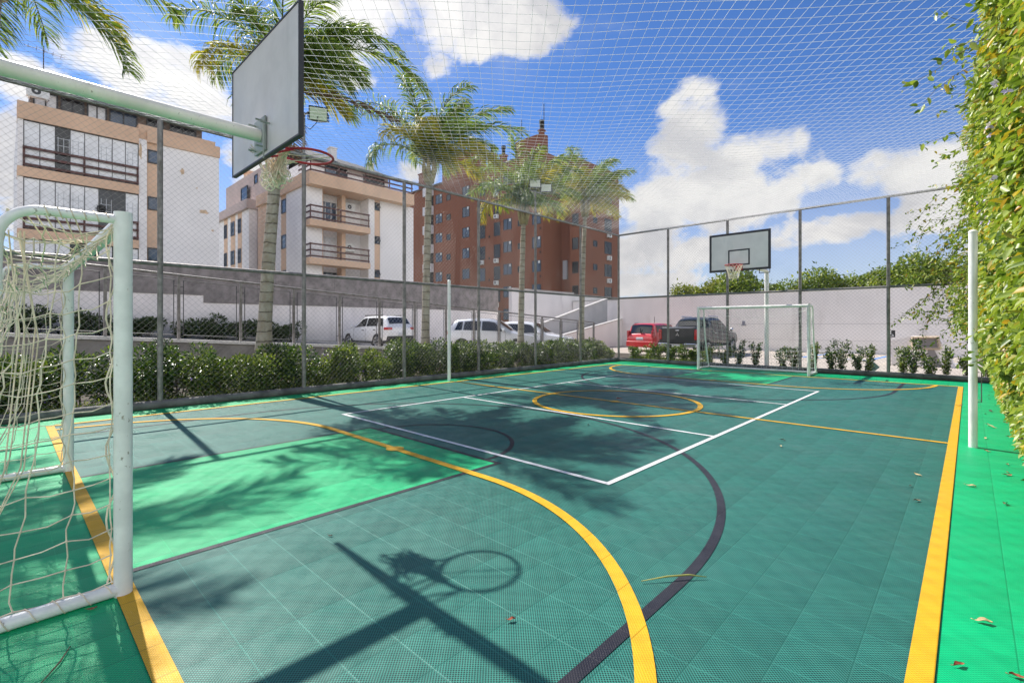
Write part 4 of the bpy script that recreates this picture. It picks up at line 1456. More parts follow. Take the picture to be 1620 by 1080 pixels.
# ---------------------------------------------------------------- brick tower
def building_brick():
    M_BRK = brick_mat('brick', (0.30, 0.112, 0.062), (0.24, 0.086, 0.048), (0.22, 0.11, 0.07))
    M_BRK2 = brick_mat('brick_deep', (0.27, 0.10, 0.06), (0.23, 0.082, 0.048), (0.20, 0.10, 0.07))
    M_RGREY = mat('roof_grey', (0.40, 0.39, 0.42), 0.8, var=0.15, vscale=1)
    t = thing('brick_tower', 'tall red-brown brick apartment tower with many small windows', 'apartment building', (-45, 48, 0))
    MB().box(-66, -36.7, 44.0, 58, -0.3, 22.0).build('wall', M_BRK, t)
    MB().box(-36.699, -34.9, 47.6, 58, -0.3, 22.0).build('recess_wall', M_BRK2, t)
    MB().box(-34.899, -33.0, 46.9, 55.0, -0.3, 19.4).build('wing_wall', M_BRK, t)
    F = Face('Y', 44.0)
    M_PAN = mat('panel_white', (0.66, 0.64, 0.66), 0.8, var=0.05)
    wpost = [0]
    rows = [19.85, 17.0, 14.15, 11.3, 8.45, 5.6, 2.75]
    for r in rows:
        bb = F.box(MB(), -59.75, -57.75, r + 0.78, r + 2.05, -0.1, 0.55).build('balcony', M_PAN, t)
        F.box(MB(), -59.7, -57.8, r - 0.78, r + 0.77, -0.1, 0.02).build('opening', M_DARK, bb)
    rr = random.Random(9)
    for r in rows:
        for a0, a1, h, c, g in ((-57.25, -55.7, 1.35, 2, M_GLASSB), (-54.7, -53.8, 0.85, 1, M_GLASSD), (-51.2, -49.75, 1.4, 2, M_GLASSB),
                                (-47.7, -46.6, 1.75, 1, M_GLASSD), (-44.95, -43.8, 1.75, 1, M_GLASSD), (-43.2, -41.75, 1.4, 2, M_GLASSB),
                                (-40.7, -40.0, 0.75, 1, M_GLASSD), (-38.35, -36.95, 1.4, 2, M_GLASSB)):
            lou = h > 1.5
            if lou and rr.random() < 0.35:
                g2 = M_GLASSB
            else:
                g2 = g
            zc = r - (0.35 if lou else 0.0) + (-0.15 if c == 1 and not lou else 0)
            window(F, t, a0, a1, zc - h / 2, zc + h / 2, c, g2, slats=9 if lou else 0)
            if lou and rr.random() < 0.75:
                ac_unit(F, t, a0 + 0.25, zc - h / 2 - 0.62, 0, 0.7, 0.5)
            elif c == 2 and rr.random() < 0.8:
                F.box(MB(), a1 - 0.42, a1 - 0.12, zc + h / 2 - 0.38, zc + h / 2 - 0.06, 0.051, 0.07).build('vent_panel', M_ACW, t)
    for r in rows[:6]:
        F.box(MB(), -45.95, -45.7, r - 1.3, r - 1.0, 0, 0.03).build('vent', M_DARK, t)
        F.box(MB(), -37.15, -36.95, r - 1.35, r - 1.1, 0, 0.03).build('vent', M_DARK, t)
    X = Face('X', -33.0)
    for r in rows:
        window(X, t, 49.05, 49.9, r - 0.4, r + 0.35, 1, M_GLASSD)
        window(X, t, 51.55, 53.15, r - 1.0, r + 0.55, 2, M_GLASSD, slats=9)
        if rr.random() < 0.8:
            ac_unit(X, t, 52.0, r - 1.75, 0, 0.75, 0.5)
    W = Face('Y', 46.9)
    for r in rows[1:]:
        window(W, t, -34.5, -33.6, r - 0.9, r + 0.5, 1, M_GLASSD)
    # drain box on the recess wall
    R = Face('Y', 47.6)
    R.box(MB(), -36.3, -35.7, 7.0, 9.3, 0, 0.25).build('duct', mat('duct', (0.4, 0.42, 0.46), 0.5), t)
    # roofline
    MB().box(-55.7, -49.2, 43.98, 46.6, 22.003, 25.4).build('stair_tower', M_BRK, t)
    MB().box(-55.8, -49.1, 43.9, 46.7, 25.403, 25.55).build('stair_tower_cap', M_BRK2, t)
    rf = MB()
    rf.prism([(43.5, 22.01), (58.4, 22.01), (51, 25.0)], 'x', -66.5, -55.72)
    rf.prism([(43.5, 22.01), (58.4, 22.01), (51, 24.4)], 'x', -49.18, -41.25)
    rf.add([(-37, 46.5, 19.41), (-32.5, 46.5, 19.41), (-32.5, 55.5, 19.41), (-37, 55.5, 19.41), (-37, 48.5, 21.3), (-36.5, 48.5, 21.3), (-36.5, 53.5, 21.3), (-37, 53.5, 21.3)], [(3, 2, 1, 0), (4, 5, 6, 7), (0, 1, 5, 4), (1, 2, 6, 5), (2, 3, 7, 6), (3, 0, 4, 7)])
    rf.build('roof', M_RGREY, t)
    pd = MB()
    arc_pts = [(-41.2, 22.0), (-36.72, 22.0), (-36.72, 24.1)]
    for k in range(0, 13):
        a = math.radians(35 + 110 * k / 12)
        arc_pts.append((-38.95 + 2.2 * math.cos(a), 24.1 + 0.15 * math.sin(a)))
    arc_pts.append((-41.2, 24.1))
    pd.prism(arc_pts, 'y', 44.05, 45.0)
    pd.build('gable', M_BRK2, t)
    for x, y, z0, z1, s in ((-37.3, 44.52, 24.1, 24.6, 0.25), (-46.3, 45, 22.3, 24.0, 0.45), (-44.2, 45, 22.3, 23.4, 0.35), (-61.5, 45, 22.5, 24.6, 0.6)):
        c = MB().box(x - s, x + s, y - s, y + s, z0, z1).box(x - s - 0.1, x + s + 0.1, y - s - 0.1, y + s + 0.1, z1 + 0.003, z1 + 0.2).build('chimney', M_BRK2, t)
        MB().tube([(x, y, z1 + 0.2), (x, y, z1 + 1.3)], 0.24, 10).tube([(x, y, z1 + 1.0), (x, y, z1 + 1.35)], 0.30, 10).build('flue', M_DARK, c)
    an = MB()
    an.tube([(-39.0, 47, 25.4), (-39.0, 47, 29.3)], 0.05, 5)
    an.tube([(-42.8, 47, 23.5), (-42.8, 47, 28.4)], 0.04, 5)
    an.build('antenna', M_WFRAME, t)


building_brick()

# ================================================================ palms
M_FROND = leaf_mat('palm_leaf', [(0.0, (0.07, 0.13, 0.025)), (0.35, (0.14, 0.22, 0.045)), (0.75, (0.24, 0.32, 0.08)), (1.0, (0.42, 0.44, 0.16))], 0.52, 0.42)
M_FRONDY = leaf_mat('palm_leaf_yellow', [(0.0, (0.24, 0.26, 0.03)), (0.5, (0.42, 0.38, 0.05)), (1.0, (0.60, 0.46, 0.07))], 0.55, 0.42)
M_FRONDD = leaf_mat('palm_leaf_dead', [(0.0, (0.12, 0.065, 0.04)), (1.0, (0.26, 0.15, 0.09))], 0.7, 0.15)
M_RACH = mat('palm_rachis', (0.22, 0.22, 0.06), 0.5, var=0.2)
M_SHAFT = mat('palm_sheath', (0.34, 0.27, 0.14), 0.7, var=0.35, vscale=5)


def trunk_mat():
    m = bpy.data.materials.new('palm_trunk')
    m.use_nodes = True
    nt = NT(m.node_tree)
    bs = m.node_tree.nodes['Principled BSDF']
    g = nt.new('ShaderNodeTexCoord')
    sp = nt.new('ShaderNodeSeparateXYZ')
    nt.link(g.outputs['Object'], sp.inputs[0])
    n = nt.noise(g.outputs['Object'], 5, 5, 0.6)
    zz = nt.m('ADD', sp.outputs[2], nt.m('MULTIPLY', n, 0.10))
    fr = nt.m('FRACT', nt.m('MULTIPLY', zz, 4.6))
    ring = nt.smooth(nt.m('ABSOLUTE', nt.m('SUBTRACT', fr, 0.5)), 0.40, 0.47)
    c = nt.mix(nt.smooth(n, 0.3, 0.7), (0.30, 0.25, 0.18, 1), (0.44, 0.40, 0.33, 1))
    n2 = nt.smooth(nt.noise(nt.vm('MULTIPLY', g.outputs['Object'], (6, 6, 0.7)), 3, 6, 0.6), 0.5, 0.75)
    c = nt.mix(nt.m('MULTIPLY', n2, 0.5), c, (0.17, 0.15, 0.09, 1))
    c = nt.mix(nt.m('MULTIPLY', ring, 0.75), c, (0.09, 0.07, 0.05, 1))
    nt.link(c, bs.inputs['Base Color'])
    bs.inputs['Roughness'].default_value = 0.9
    b = nt.new('ShaderNodeBump')
    b.inputs['Strength'].default_value = 0.6
    b.inputs['Distance'].default_value = 0.02
    nt.link(nt.m('SUBTRACT', n2, ring), b.inputs['Height'])
    nt.link(b.outputs[0], bs.inputs['Normal'])
    return m


M_TRUNK = trunk_mat()
WIND = np.array([0.62, 0.72, 0.0])


def frond(parent, name, base, az, e0, L, droop, wind, matl, dens=62, leaflet=0.52, seed=0):
    """one arching pinnate leaf: rachis plus hanging leaflets"""
    rg = np.random.default_rng(seed)
    K = 26
    pts = [np.array(base, float)]
    e = e0
    a = np.array([math.cos(az), math.sin(az), 0.0])
    for k in range(K):
        s = k / K
        e = e0 - droop * s ** 1.25
        d = a * math.cos(e) + np.array([0, 0, math.sin(e)])
        d = d + WIND * wind * s
        d /= np.linalg.norm(d)
        pts.append(pts[-1] + d * L / K)
    pts = np.array(pts)
    mb = MB()
    mb.tube([tuple(p) for p in pts[::2]], [0.022 * (1 - 0.85 * i / (K / 2)) + 0.003 for i in range(len(pts[::2]))], 5)
    root = parent
    o = mb.build(name, M_RACH if matl is not M_FRONDD else M_FRONDD, parent, True)
    # leaflets
    n = dens * 2
    s = 0.10 + 0.87 * np.sort(rg.uniform(0, 1, n)) ** 0.95
    idx = np.clip((s * K).astype(int), 0, K - 1)
    f = (s * K - idx)[:, None]
    P = pts[idx] * (1 - f) + pts[idx + 1] * f
    T = unit(pts[idx + 1] - pts[idx])
    Z = np.array([[0, 0, 1.0]])
    S = unit(np.cross(T, Z))
    U = np.cross(S, T)
    sg = np.where(np.arange(n) % 2 == 0, 1.0, -1.0)[:, None]
    plume = rg.uniform(-0.55, 0.75, (n, 1))
    D0 = unit(S * sg * 0.9 + U * plume + T * (0.55 + 0.5 * s[:, None]) + rg.normal(0, 0.12, (n, 3)) + WIND[None] * 0.35)
    ln = leaflet * (np.sin(np.pi * np.clip(0.12 + 0.85 * s, 0, 1)) ** 0.6 + 0.12)[:, None] * rg.uniform(0.8, 1.15, (n, 1))
    wd = 0.0135 * rg.uniform(0.8, 1.2, (n, 1))
    G = np.array([[0, 0, -1.0]])
    p0 = P
    p1 = p0 + D0 * ln * 0.4
    D1 = unit(D0 + G * 0.55 + WIND[None] * 0.3)
    p2 = p1 + D1 * ln * 0.35
    D2 = unit(D1 + G * 1.0 + WIND[None] * 0.3)
    p3 = p2 + D2 * ln * 0.3
    side = unit(np.cross(D0, rand_dirs(n) + Z * 0.8))
    V = np.stack([p0 - side * wd * .5, p0 + side * wd * .5, p1 - side * wd, p1 + side * wd, p2 - side * wd * .8, p2 + side * wd * .8, p3], 1).reshape(-1, 3)
    i = np.arange(n).reshape(-1, 1) * 7
    F = np.concatenate([i + np.array([[0, 1, 3, 2]]), i + np.array([[2, 3, 5, 4]]), i + np.array([[4, 5, 6, 6]])], 0)
    # last one is a triangle: split it in a mesh of its own kind by repeating is invalid, so widen the tip a little
    V = np.concatenate([V.reshape(-1, 7, 3), (p3 + side * wd * 0.15)[:, None, :]], 1).reshape(-1, 3)
    i = np.arange(n).reshape(-1, 1) * 8
    F = np.concatenate([i + np.array([[0, 1, 3, 2]]), i + np.array([[2, 3, 5, 4]]), i + np.array([[4, 5, 7, 6]])], 0)
    np_mesh('leaflet', V, F, matl, o, tuple(ORIG[root.name]))


def palm(label, x, y, h, r0, lean, n, L, seed, dead=(), wind=0.35, yellow=0.25, big=1.0, low=72, sweep=()):
    rr = random.Random(seed)
    t = thing('palm_tree', label, 'palm tree', (x, y, 0), 'palms along the left fence')
    pts, rs = [], []
    for k in range(15):
        s = k / 14
        pts.append((x + lean[0] * s ** 1.5, y + lean[1] * s ** 1.5, -0.1 + (h + 0.1) * s))
        rs.append(r0 * (1.25 - 0.3 * s if s < 0.15 else 1.0 - 0.32 * s) * (1 + 0.03 * math.sin(k * 2.3)))
    MB().tube(pts, rs, 12).build('trunk', M_TRUNK, t, True)
    top = Vector(pts[-1])
    # old leaf bases round the head
    for k in range(7):
        a = 2 * math.pi * k / 7 + rr.uniform(-.2, .2)
        b = top + Vector((math.cos(a) * r0 * 0.55, math.sin(a) * r0 * 0.55, -0.25))
        c = b + Vector((math.cos(a) * 0.10, math.sin(a) * 0.10, 0.75))
        MB().tube([b, (b + c) / 2 + Vector((math.cos(a) * .05, math.sin(a) * .05, 0)), c], [0.075, 0.06, 0.02], 6).build('leaf_base', M_SHAFT, t, True)
    top = top + Vector((0, 0, 0.25))
    for k in range(n):
        q = k / (n - 1)
        az = k * 2.39996 + rr.uniform(-0.25, 0.25)
        e0 = math.radians(86 - low * q + rr.uniform(-6, 6))
        droop = math.radians(rr.uniform(70, 118)) * (0.85 + (0.45 if low > 60 else 0.15) * q)
        yl = rr.random() < yellow * (0.4 + q)
        frond(t, 'frond', tuple(top), az, e0, L * rr.uniform(0.85, 1.12) * (0.8 + 0.25 * math.sin(math.pi * min(1, q + 0.2))), droop, wind * rr.uniform(0.6, 1.3), M_FRONDY if yl else M_FROND, int(88 * big), 0.56 * big, seed * 100 + k)
    for i, (az, e0, ln, dr) in enumerate(sweep):
        frond(t, 'frond', tuple(top), az, e0, ln, dr, wind, M_FROND, 96, 0.56, seed * 100 + 70 + i)
    for i, (az, e0, ln, dr) in enumerate(dead):
        frond(t, 'dead_frond', tuple(top - Vector((0, 0, 0.3))), az, e0, ln, dr, 0.2, M_FRONDD, 44, 0.42, seed * 100 + 90 + i)
    return t


# azimuths: 0 = +X ; camera right is about 0.76 rad
palm('tall queen palm rising right behind the near backboard, with one dead frond', -11.35, 3.95, 6.75, 0.155, (0.1, 0.42), 21, 2.4, 1,
     dead=((0.80, -0.05, 2.7, 0.55), (2.6, -0.6, 1.6, 0.8)), wind=0.50, yellow=0.05, big=1.1, sweep=((0.75, 0.75, 3.9, 2.35), (0.5, 0.95, 3.4, 2.3)))
palm('queen palm with windswept fronds between the middle block and the brick tower', -11.3, 8.3, 5.75, 0.125, (0.0, 0.15), 22, 2.7, 2, wind=0.62, yellow=0.10, low=50, sweep=((0.7, 1.05, 3.3, 1.75),))
palm('queen palm with yellowing fronds right behind the paired floodlights', -11.3, 12.35, 5.15, 0.12, (0.05, 0.1), 21, 2.6, 3, wind=0.36, yellow=0.30, low=48)
palm('farthest queen palm, nearest the far corner of the court', -11.3, 15.95, 6.0, 0.115, (0.05, 0.2), 20, 2.5, 4, wind=0.45, yellow=0.35, low=52)
palm('leftmost palm, only its fronds hanging into the top left corner', -11.4, -0.35, 6.9, 0.15, (0.1, 0.25), 20, 2.7, 5, wind=0.35, yellow=0.1)

# ================================================================ hedge, saplings, verge shrubs
M_HEDGE = leaf_mat('hedge_leaf', [(0.0, (0.014, 0.035, 0.008)), (0.35, (0.032, 0.078, 0.011)), (0.75, (0.085, 0.155, 0.018)), (1.0, (0.32, 0.39, 0.06))], 0.3, 0.25)
M_HEDGEL = leaf_mat('hedge_leaf_light', [(0.0, (0.025, 0.06, 0.010)), (0.5, (0.085, 0.145, 0.02)), (1.0, (0.34, 0.39, 0.07))], 0.34, 0.28)
M_DARKLF = leaf_mat('verge_leaf', [(0.0, (0.03, 0.05, 0.02)), (1.0, (0.10, 0.15, 0.045))], 0.5, 0.2)
M_TWIG = mat('twig', (0.13, 0.10, 0.06), 0.9)
M_FLOWERP = leaf_mat('flower_pale', [(0.0, (0.45, 0.38, 0.72)), (1.0, (0.65, 0.58, 0.85))], 0.5, 0.3)
M_FLOWER = leaf_mat('flower_violet', [(0.0, (0.20, 0.12, 0.55)), (1.0, (0.45, 0.35, 0.80))], 0.5, 0.3)


def bush_points(n, rx, ry, rz, rg, lumps=7):
    """points spread through several overlapping lobes"""
    c = rg.uniform(-1, 1, (lumps, 3)) * np.array([rx, ry, rz]) * 0.62
    c[:, 2] = np.abs(c[:, 2]) * 1.0 + rz * 0.25
    rad = rg.uniform(0.35, 0.62, lumps)
    k = rg.integers(0, lumps, n)
    d = unit(rg.normal(size=(n, 3)))
    rr = rg.uniform(0.45, 1.0, (n, 1)) ** 0.5
    P = c[k] + d * rr * (rad[k][:, None] * np.array([rx, ry, rz * 0.9]))
    P[:, 2] = np.maximum(P[:, 2], 0.03)
    return P, d


def shrub(label, x, y, z, rx, ry, rz, n, seed, m, group, name='shrub', flowers=0, leaf=0.055, cat='shrub'):
    rg = np.random.default_rng(seed)
    t = thing(name, label, cat, (x, y, z), group)
    P, d = bush_points(n, rx, ry, rz, rg)
    D = unit(d + rg.normal(0, 0.6, (n, 3)) + np.array([[0, 0, 0.25]]))
    N = unit(d * 0.6 + rg.normal(0, 0.5, (n, 3)) + np.array([[0, 0, 0.7]]))
    V, F = leaves_geo(P, D, N, leaf * rg.uniform(0.6, 1.25, n), leaf * 0.5 * rg.uniform(0.7, 1.2, n))
    np_mesh('foliage', V, F, m, t)
    st = MB()
    for k in range(9):
        p = P[rg.integers(0, n)]
        st.tube([(p[0] * 0.25, p[1] * 0.25, -0.03), (p[0] * 0.6, p[1] * 0.6, p[2] * 0.5), tuple(p)], [0.012, 0.009, 0.004], 4)
    st.build('stem', M_TWIG, t, local=True)
    if flowers:
        P, d = bush_points(flowers, rx * 1.05, ry * 1.05, rz * 1.02, rg)
        n2 = flowers * 4
        PP = np.repeat(P, 4, 0)
        V, F = leaves_geo(PP, rand_dirs(n2, 0.2), rand_dirs(n2), 0.03, 0.03)
        np_mesh('flower', V, F, M_FLOWER, t)
    return t


k = 0
yy_ = -1.6
rr = random.Random(21)
while yy_ < 16.6:
    far = yy_ / 16.0
    w = rr.uniform(0.55, 0.8)
    hgt = (0.92 if yy_ < 9 else 0.80) * rr.uniform(0.86, 1.12)
    shrub('glossy dark green shrub of the hedge along the left fence', -10.72 + rr.uniform(-.15, .15), yy_, 0.0, 0.62, w * 0.85, hgt * 0.86,
          3900 if yy_ < 9 else 2600, 300 + k, M_HEDGE if rr.random() < 0.62 else M_HEDGEL, 'hedge shrubs along the left fence', flowers=10 if rr.random() < 0.5 else 4, leaf=0.070 if yy_ < 9 else 0.078)
    k += 1
    yy_ += w * 1.0
# low ground cover at the hedge foot
rg = np.random.default_rng(77)
n = 9000
P = np.stack([rg.uniform(-10.4, -9.98, n), rg.uniform(-1, 16.3, n), rg.uniform(0.03, 0.22, n) * rg.uniform(0.3, 1, n)], 1)
V, F = leaves_geo(P, rand_dirs(n, 0.8), rand_dirs(n, 0.5), rg.uniform(0.03, 0.08, n), rg.uniform(0.015, 0.03, n))
tag(np_mesh('ground_cover', V, F, M_HEDGEL), 'low weeds growing along the foot of the left hedge', 'ground cover', kind='stuff')
n = 6000
P = np.stack([rg.uniform(-9.6, -6.6, n) , rg.uniform(16.62, 17.5, n), rg.uniform(0.02, 0.2, n) * rg.uniform(0.3, 1, n)], 1)
V, F = leaves_geo(P, rand_dirs(n, 0.8), rand_dirs(n, 0.5), rg.uniform(0.03, 0.09, n), rg.uniform(0.015, 0.03, n))
tag(np_mesh('ground_cover', V, F, M_HEDGEL), 'low weeds behind the far left corner of the court', 'ground cover', kind='stuff')


def sapling(x, y, h, w, seed, label, group, m=M_HEDGEL, n=420):
    rg = np.random.default_rng(seed)
    t = thing('sapling', label, 'sapling', (x, y, 0), group)
    st = MB()
    P, D = [], []
    for k in range(5):
        a = rg.uniform(0, 2 * math.pi)
        bx, by = math.cos(a) * w, math.sin(a) * w
        hh = h * rg.uniform(0.6, 1.0)
        pts = [(0, 0, -0.02), (bx * 0.25, by * 0.25, hh * 0.35), (bx * 0.6, by * 0.6, hh * 0.7), (bx * rg.uniform(.6, 1.1), by * rg.uniform(.6, 1.1), hh)]
        st.tube(pts, [0.012, 0.009, 0.006, 0.002], 4)
        A = np.array(pts)
        s = rg.uniform(0.12, 1.0, n // 5) * 2.999
        i = s.astype(int)
        f = (s - i)[:, None]
        P.append(A[i] * (1 - f) + A[i + 1] * f + rg.normal(0, w * 0.20, (len(s), 3)) * np.array([1, 1, 0.5]))
    P = np.concatenate(P)
    P[:, 2] = np.maximum(P[:, 2], 0.03)
    D = rand_dirs(len(P), 0.3)
    V, F = leaves_geo(P, D, rand_dirs(len(P), 0.6), rg.uniform(0.05, 0.10, len(P)), rg.uniform(0.025, 0.045, len(P)))
    np_mesh('foliage', V, F, m, t)
    st.build('stem', M_TWIG, t, local=True)


rr = random.Random(31)
xs = [-9.4, -9.0, -8.55, -8.05, -7.5, -7.2, -6.7, -6.1, -5.6, -5.15, -4.35, -4.0, -3.45, -2.95, -2.75, -2.35, -2.1, -1.35, -1.1, -0.75, -0.45, 0.0, 0.35]
for i, x in enumerate(xs):
    low = x < -6.5
    sapling(x, 16.98 + rr.uniform(-.12, .2), rr.uniform(0.55, 0.8) if low else rr.uniform(0.7, 1.05), 0.26 if low else rr.uniform(0.14, 0.26), 500 + i,
            'young upright sapling in the row behind the far fence', 'saplings along the far fence', M_HEDGEL if rr.random() < .6 else M_HEDGE, 620 if low else 460)

rr = random.Random(41)
for i in range(11):
    y = -1.5 + i * 1.15 + rr.uniform(-.2, .2)
    shrub('dark shrub on the grass verge before the white wall', -24.7 + rr.uniform(-.2, .2), y, zdrive(y) + 0.1, 0.55, 0.72, rr.uniform(0.55, 0.8), 1100, 700 + i, M_DARKLF, 'shrubs along the verge of the side wall', leaf=0.14)


# ================================================================ trees beyond the back wall
M_TREELF = leaf_mat('tree_leaf', [(0.0, (0.06, 0.11, 0.016)), (0.45, (0.15, 0.22, 0.03)), (0.8, (0.25, 0.31, 0.045)), (1.0, (0.38, 0.40, 0.08))], 0.45, 0.35)
M_TREELF2 = leaf_mat('tree_leaf_olive', [(0.0, (0.09, 0.11, 0.02)), (0.5, (0.20, 0.24, 0.04)), (1.0, (0.40, 0.40, 0.09))], 0.45, 0.35)
M_BARK = mat('bark', (0.16, 0.12, 0.085), 0.95, var=0.3, vscale=4, bump=0.5, bscale=12)


def tree(label, x, y, h, rx, ry, crown_h, n, seed, m, loose=0.0, group=None, leaf=0.24):
    rg = np.random.default_rng(seed)
    t = thing('tree', label, 'tree', (x, y, -0.3), group)
    tr = MB()
    cz = h - crown_h * 0.5
    tr.tube([(0, 0, 0), (0.1, 0.05, h * 0.25), (0.05, 0, cz)], [0.24, 0.18, 0.08], 8)
    L = 16
    c = rg.normal(0, 1, (L, 3))
    c = unit(c) * rg.uniform(0.25, 0.75, (L, 1)) * np.array([rx, ry, crown_h * 0.5]) + np.array([0, 0, cz])
    for q in c[:9]:
        tr.tube([(0.06, 0.02, h * 0.3), (q[0] * 0.5, q[1] * 0.5, (h * 0.3 + q[2]) * 0.55), tuple(q)], [0.11, 0.07, 0.02], 5)
    tr.build('trunk', M_BARK, t, True, local=True)
    k = rg.integers(0, L, n)
    d = unit(rg.normal(size=(n, 3)))
    rad = rg.uniform(0.30, 0.55, L)
    s = rg.uniform(0.35, 1.0, (n, 1)) ** (0.45 + loose)
    P = c[k] + d * s * rad[k][:, None] * np.array([rx, ry, crown_h * 0.55])
    # stray twigs sticking out
    e = rg.random(n) < 0.06
    P[e] += d[e] * rg.uniform(0.1, 0.6, (e.sum(), 1))
    D = unit(d + rg.normal(0, 0.8, (n, 3)))
    N = unit(d * 0.4 + rg.normal(0, 0.5, (n, 3)) + np.array([[0, 0, 0.8]]))
    V, F = leaves_geo(P, D, N, leaf * rg.uniform(0.5, 1.2, n), leaf * 0.55 * rg.uniform(0.6, 1.2, n))
    np_mesh('crown', V, F, m, t)


T = 'trees beyond the back wall'
tree('loose light green tree above the wall left of the far hoop', -16.3, 37.0, 5.3, 1.9, 1.8, 3.6, 6500, 801, M_TREELF2, 0.5, T)
tree('olive tree directly behind the far backboard', -13.9, 38.5, 5.5, 2.3, 2.2, 4.0, 11000, 802, M_TREELF2, 0.2, T)
tree('dark green tree under the right edge of the far backboard', -12.0, 37.6, 5.7, 2.3, 2.2, 4.0, 11000, 803, M_TREELF, 0.15, T)
tree('lowest tree in the dip right of the far backboard', -9.7, 38.0, 4.9, 2.3, 2.2, 3.6, 9000, 804, M_TREELF, 0.1, T)
tree('round bright green tree rising right of the dip', -7.0, 38.0, 5.35, 3.0, 2.4, 3.9, 14000, 805, M_TREELF, 0.05, T)
tree('broad flat-topped tree left of the last visible fence post', -4.5, 39.0, 5.7, 3.2, 2.4, 4.2, 15000, 806, M_TREELF, 0.05, T)
tree('dark broad tree behind the hanging vine shoots at right', -1.8, 38.0, 5.9, 2.8, 2.4, 4.2, 11000, 807, M_TREELF, 0.05, T)
tree('rightmost tree beside the top of the vine', 1.6, 38.5, 5.8, 2.8, 2.4, 4.2, 11000, 808, M_TREELF2, 0.05, T)
tree('small tree at the foot of the brick tower', -27.0, 31.5, 4.4, 0.9, 0.9, 2.0, 1200, 809, M_TREELF2, 0.3, None, 0.2)

# ================================================================ climbing vine on the right fence
M_VINE = leaf_mat('vine_leaf', [(0.0, (0.08, 0.14, 0.02)), (0.22, (0.17, 0.25, 0.032)), (0.55, (0.30, 0.38, 0.07)), (0.86, (0.46, 0.50, 0.18)), (0.90, (0.42, 0.30, 0.03)), (0.94, (0.60, 0.44, 0.05)), (0.97, (0.50, 0.24, 0.05)), (1.0, (0.34, 0.38, 0.12))], 0.42, 0.32)


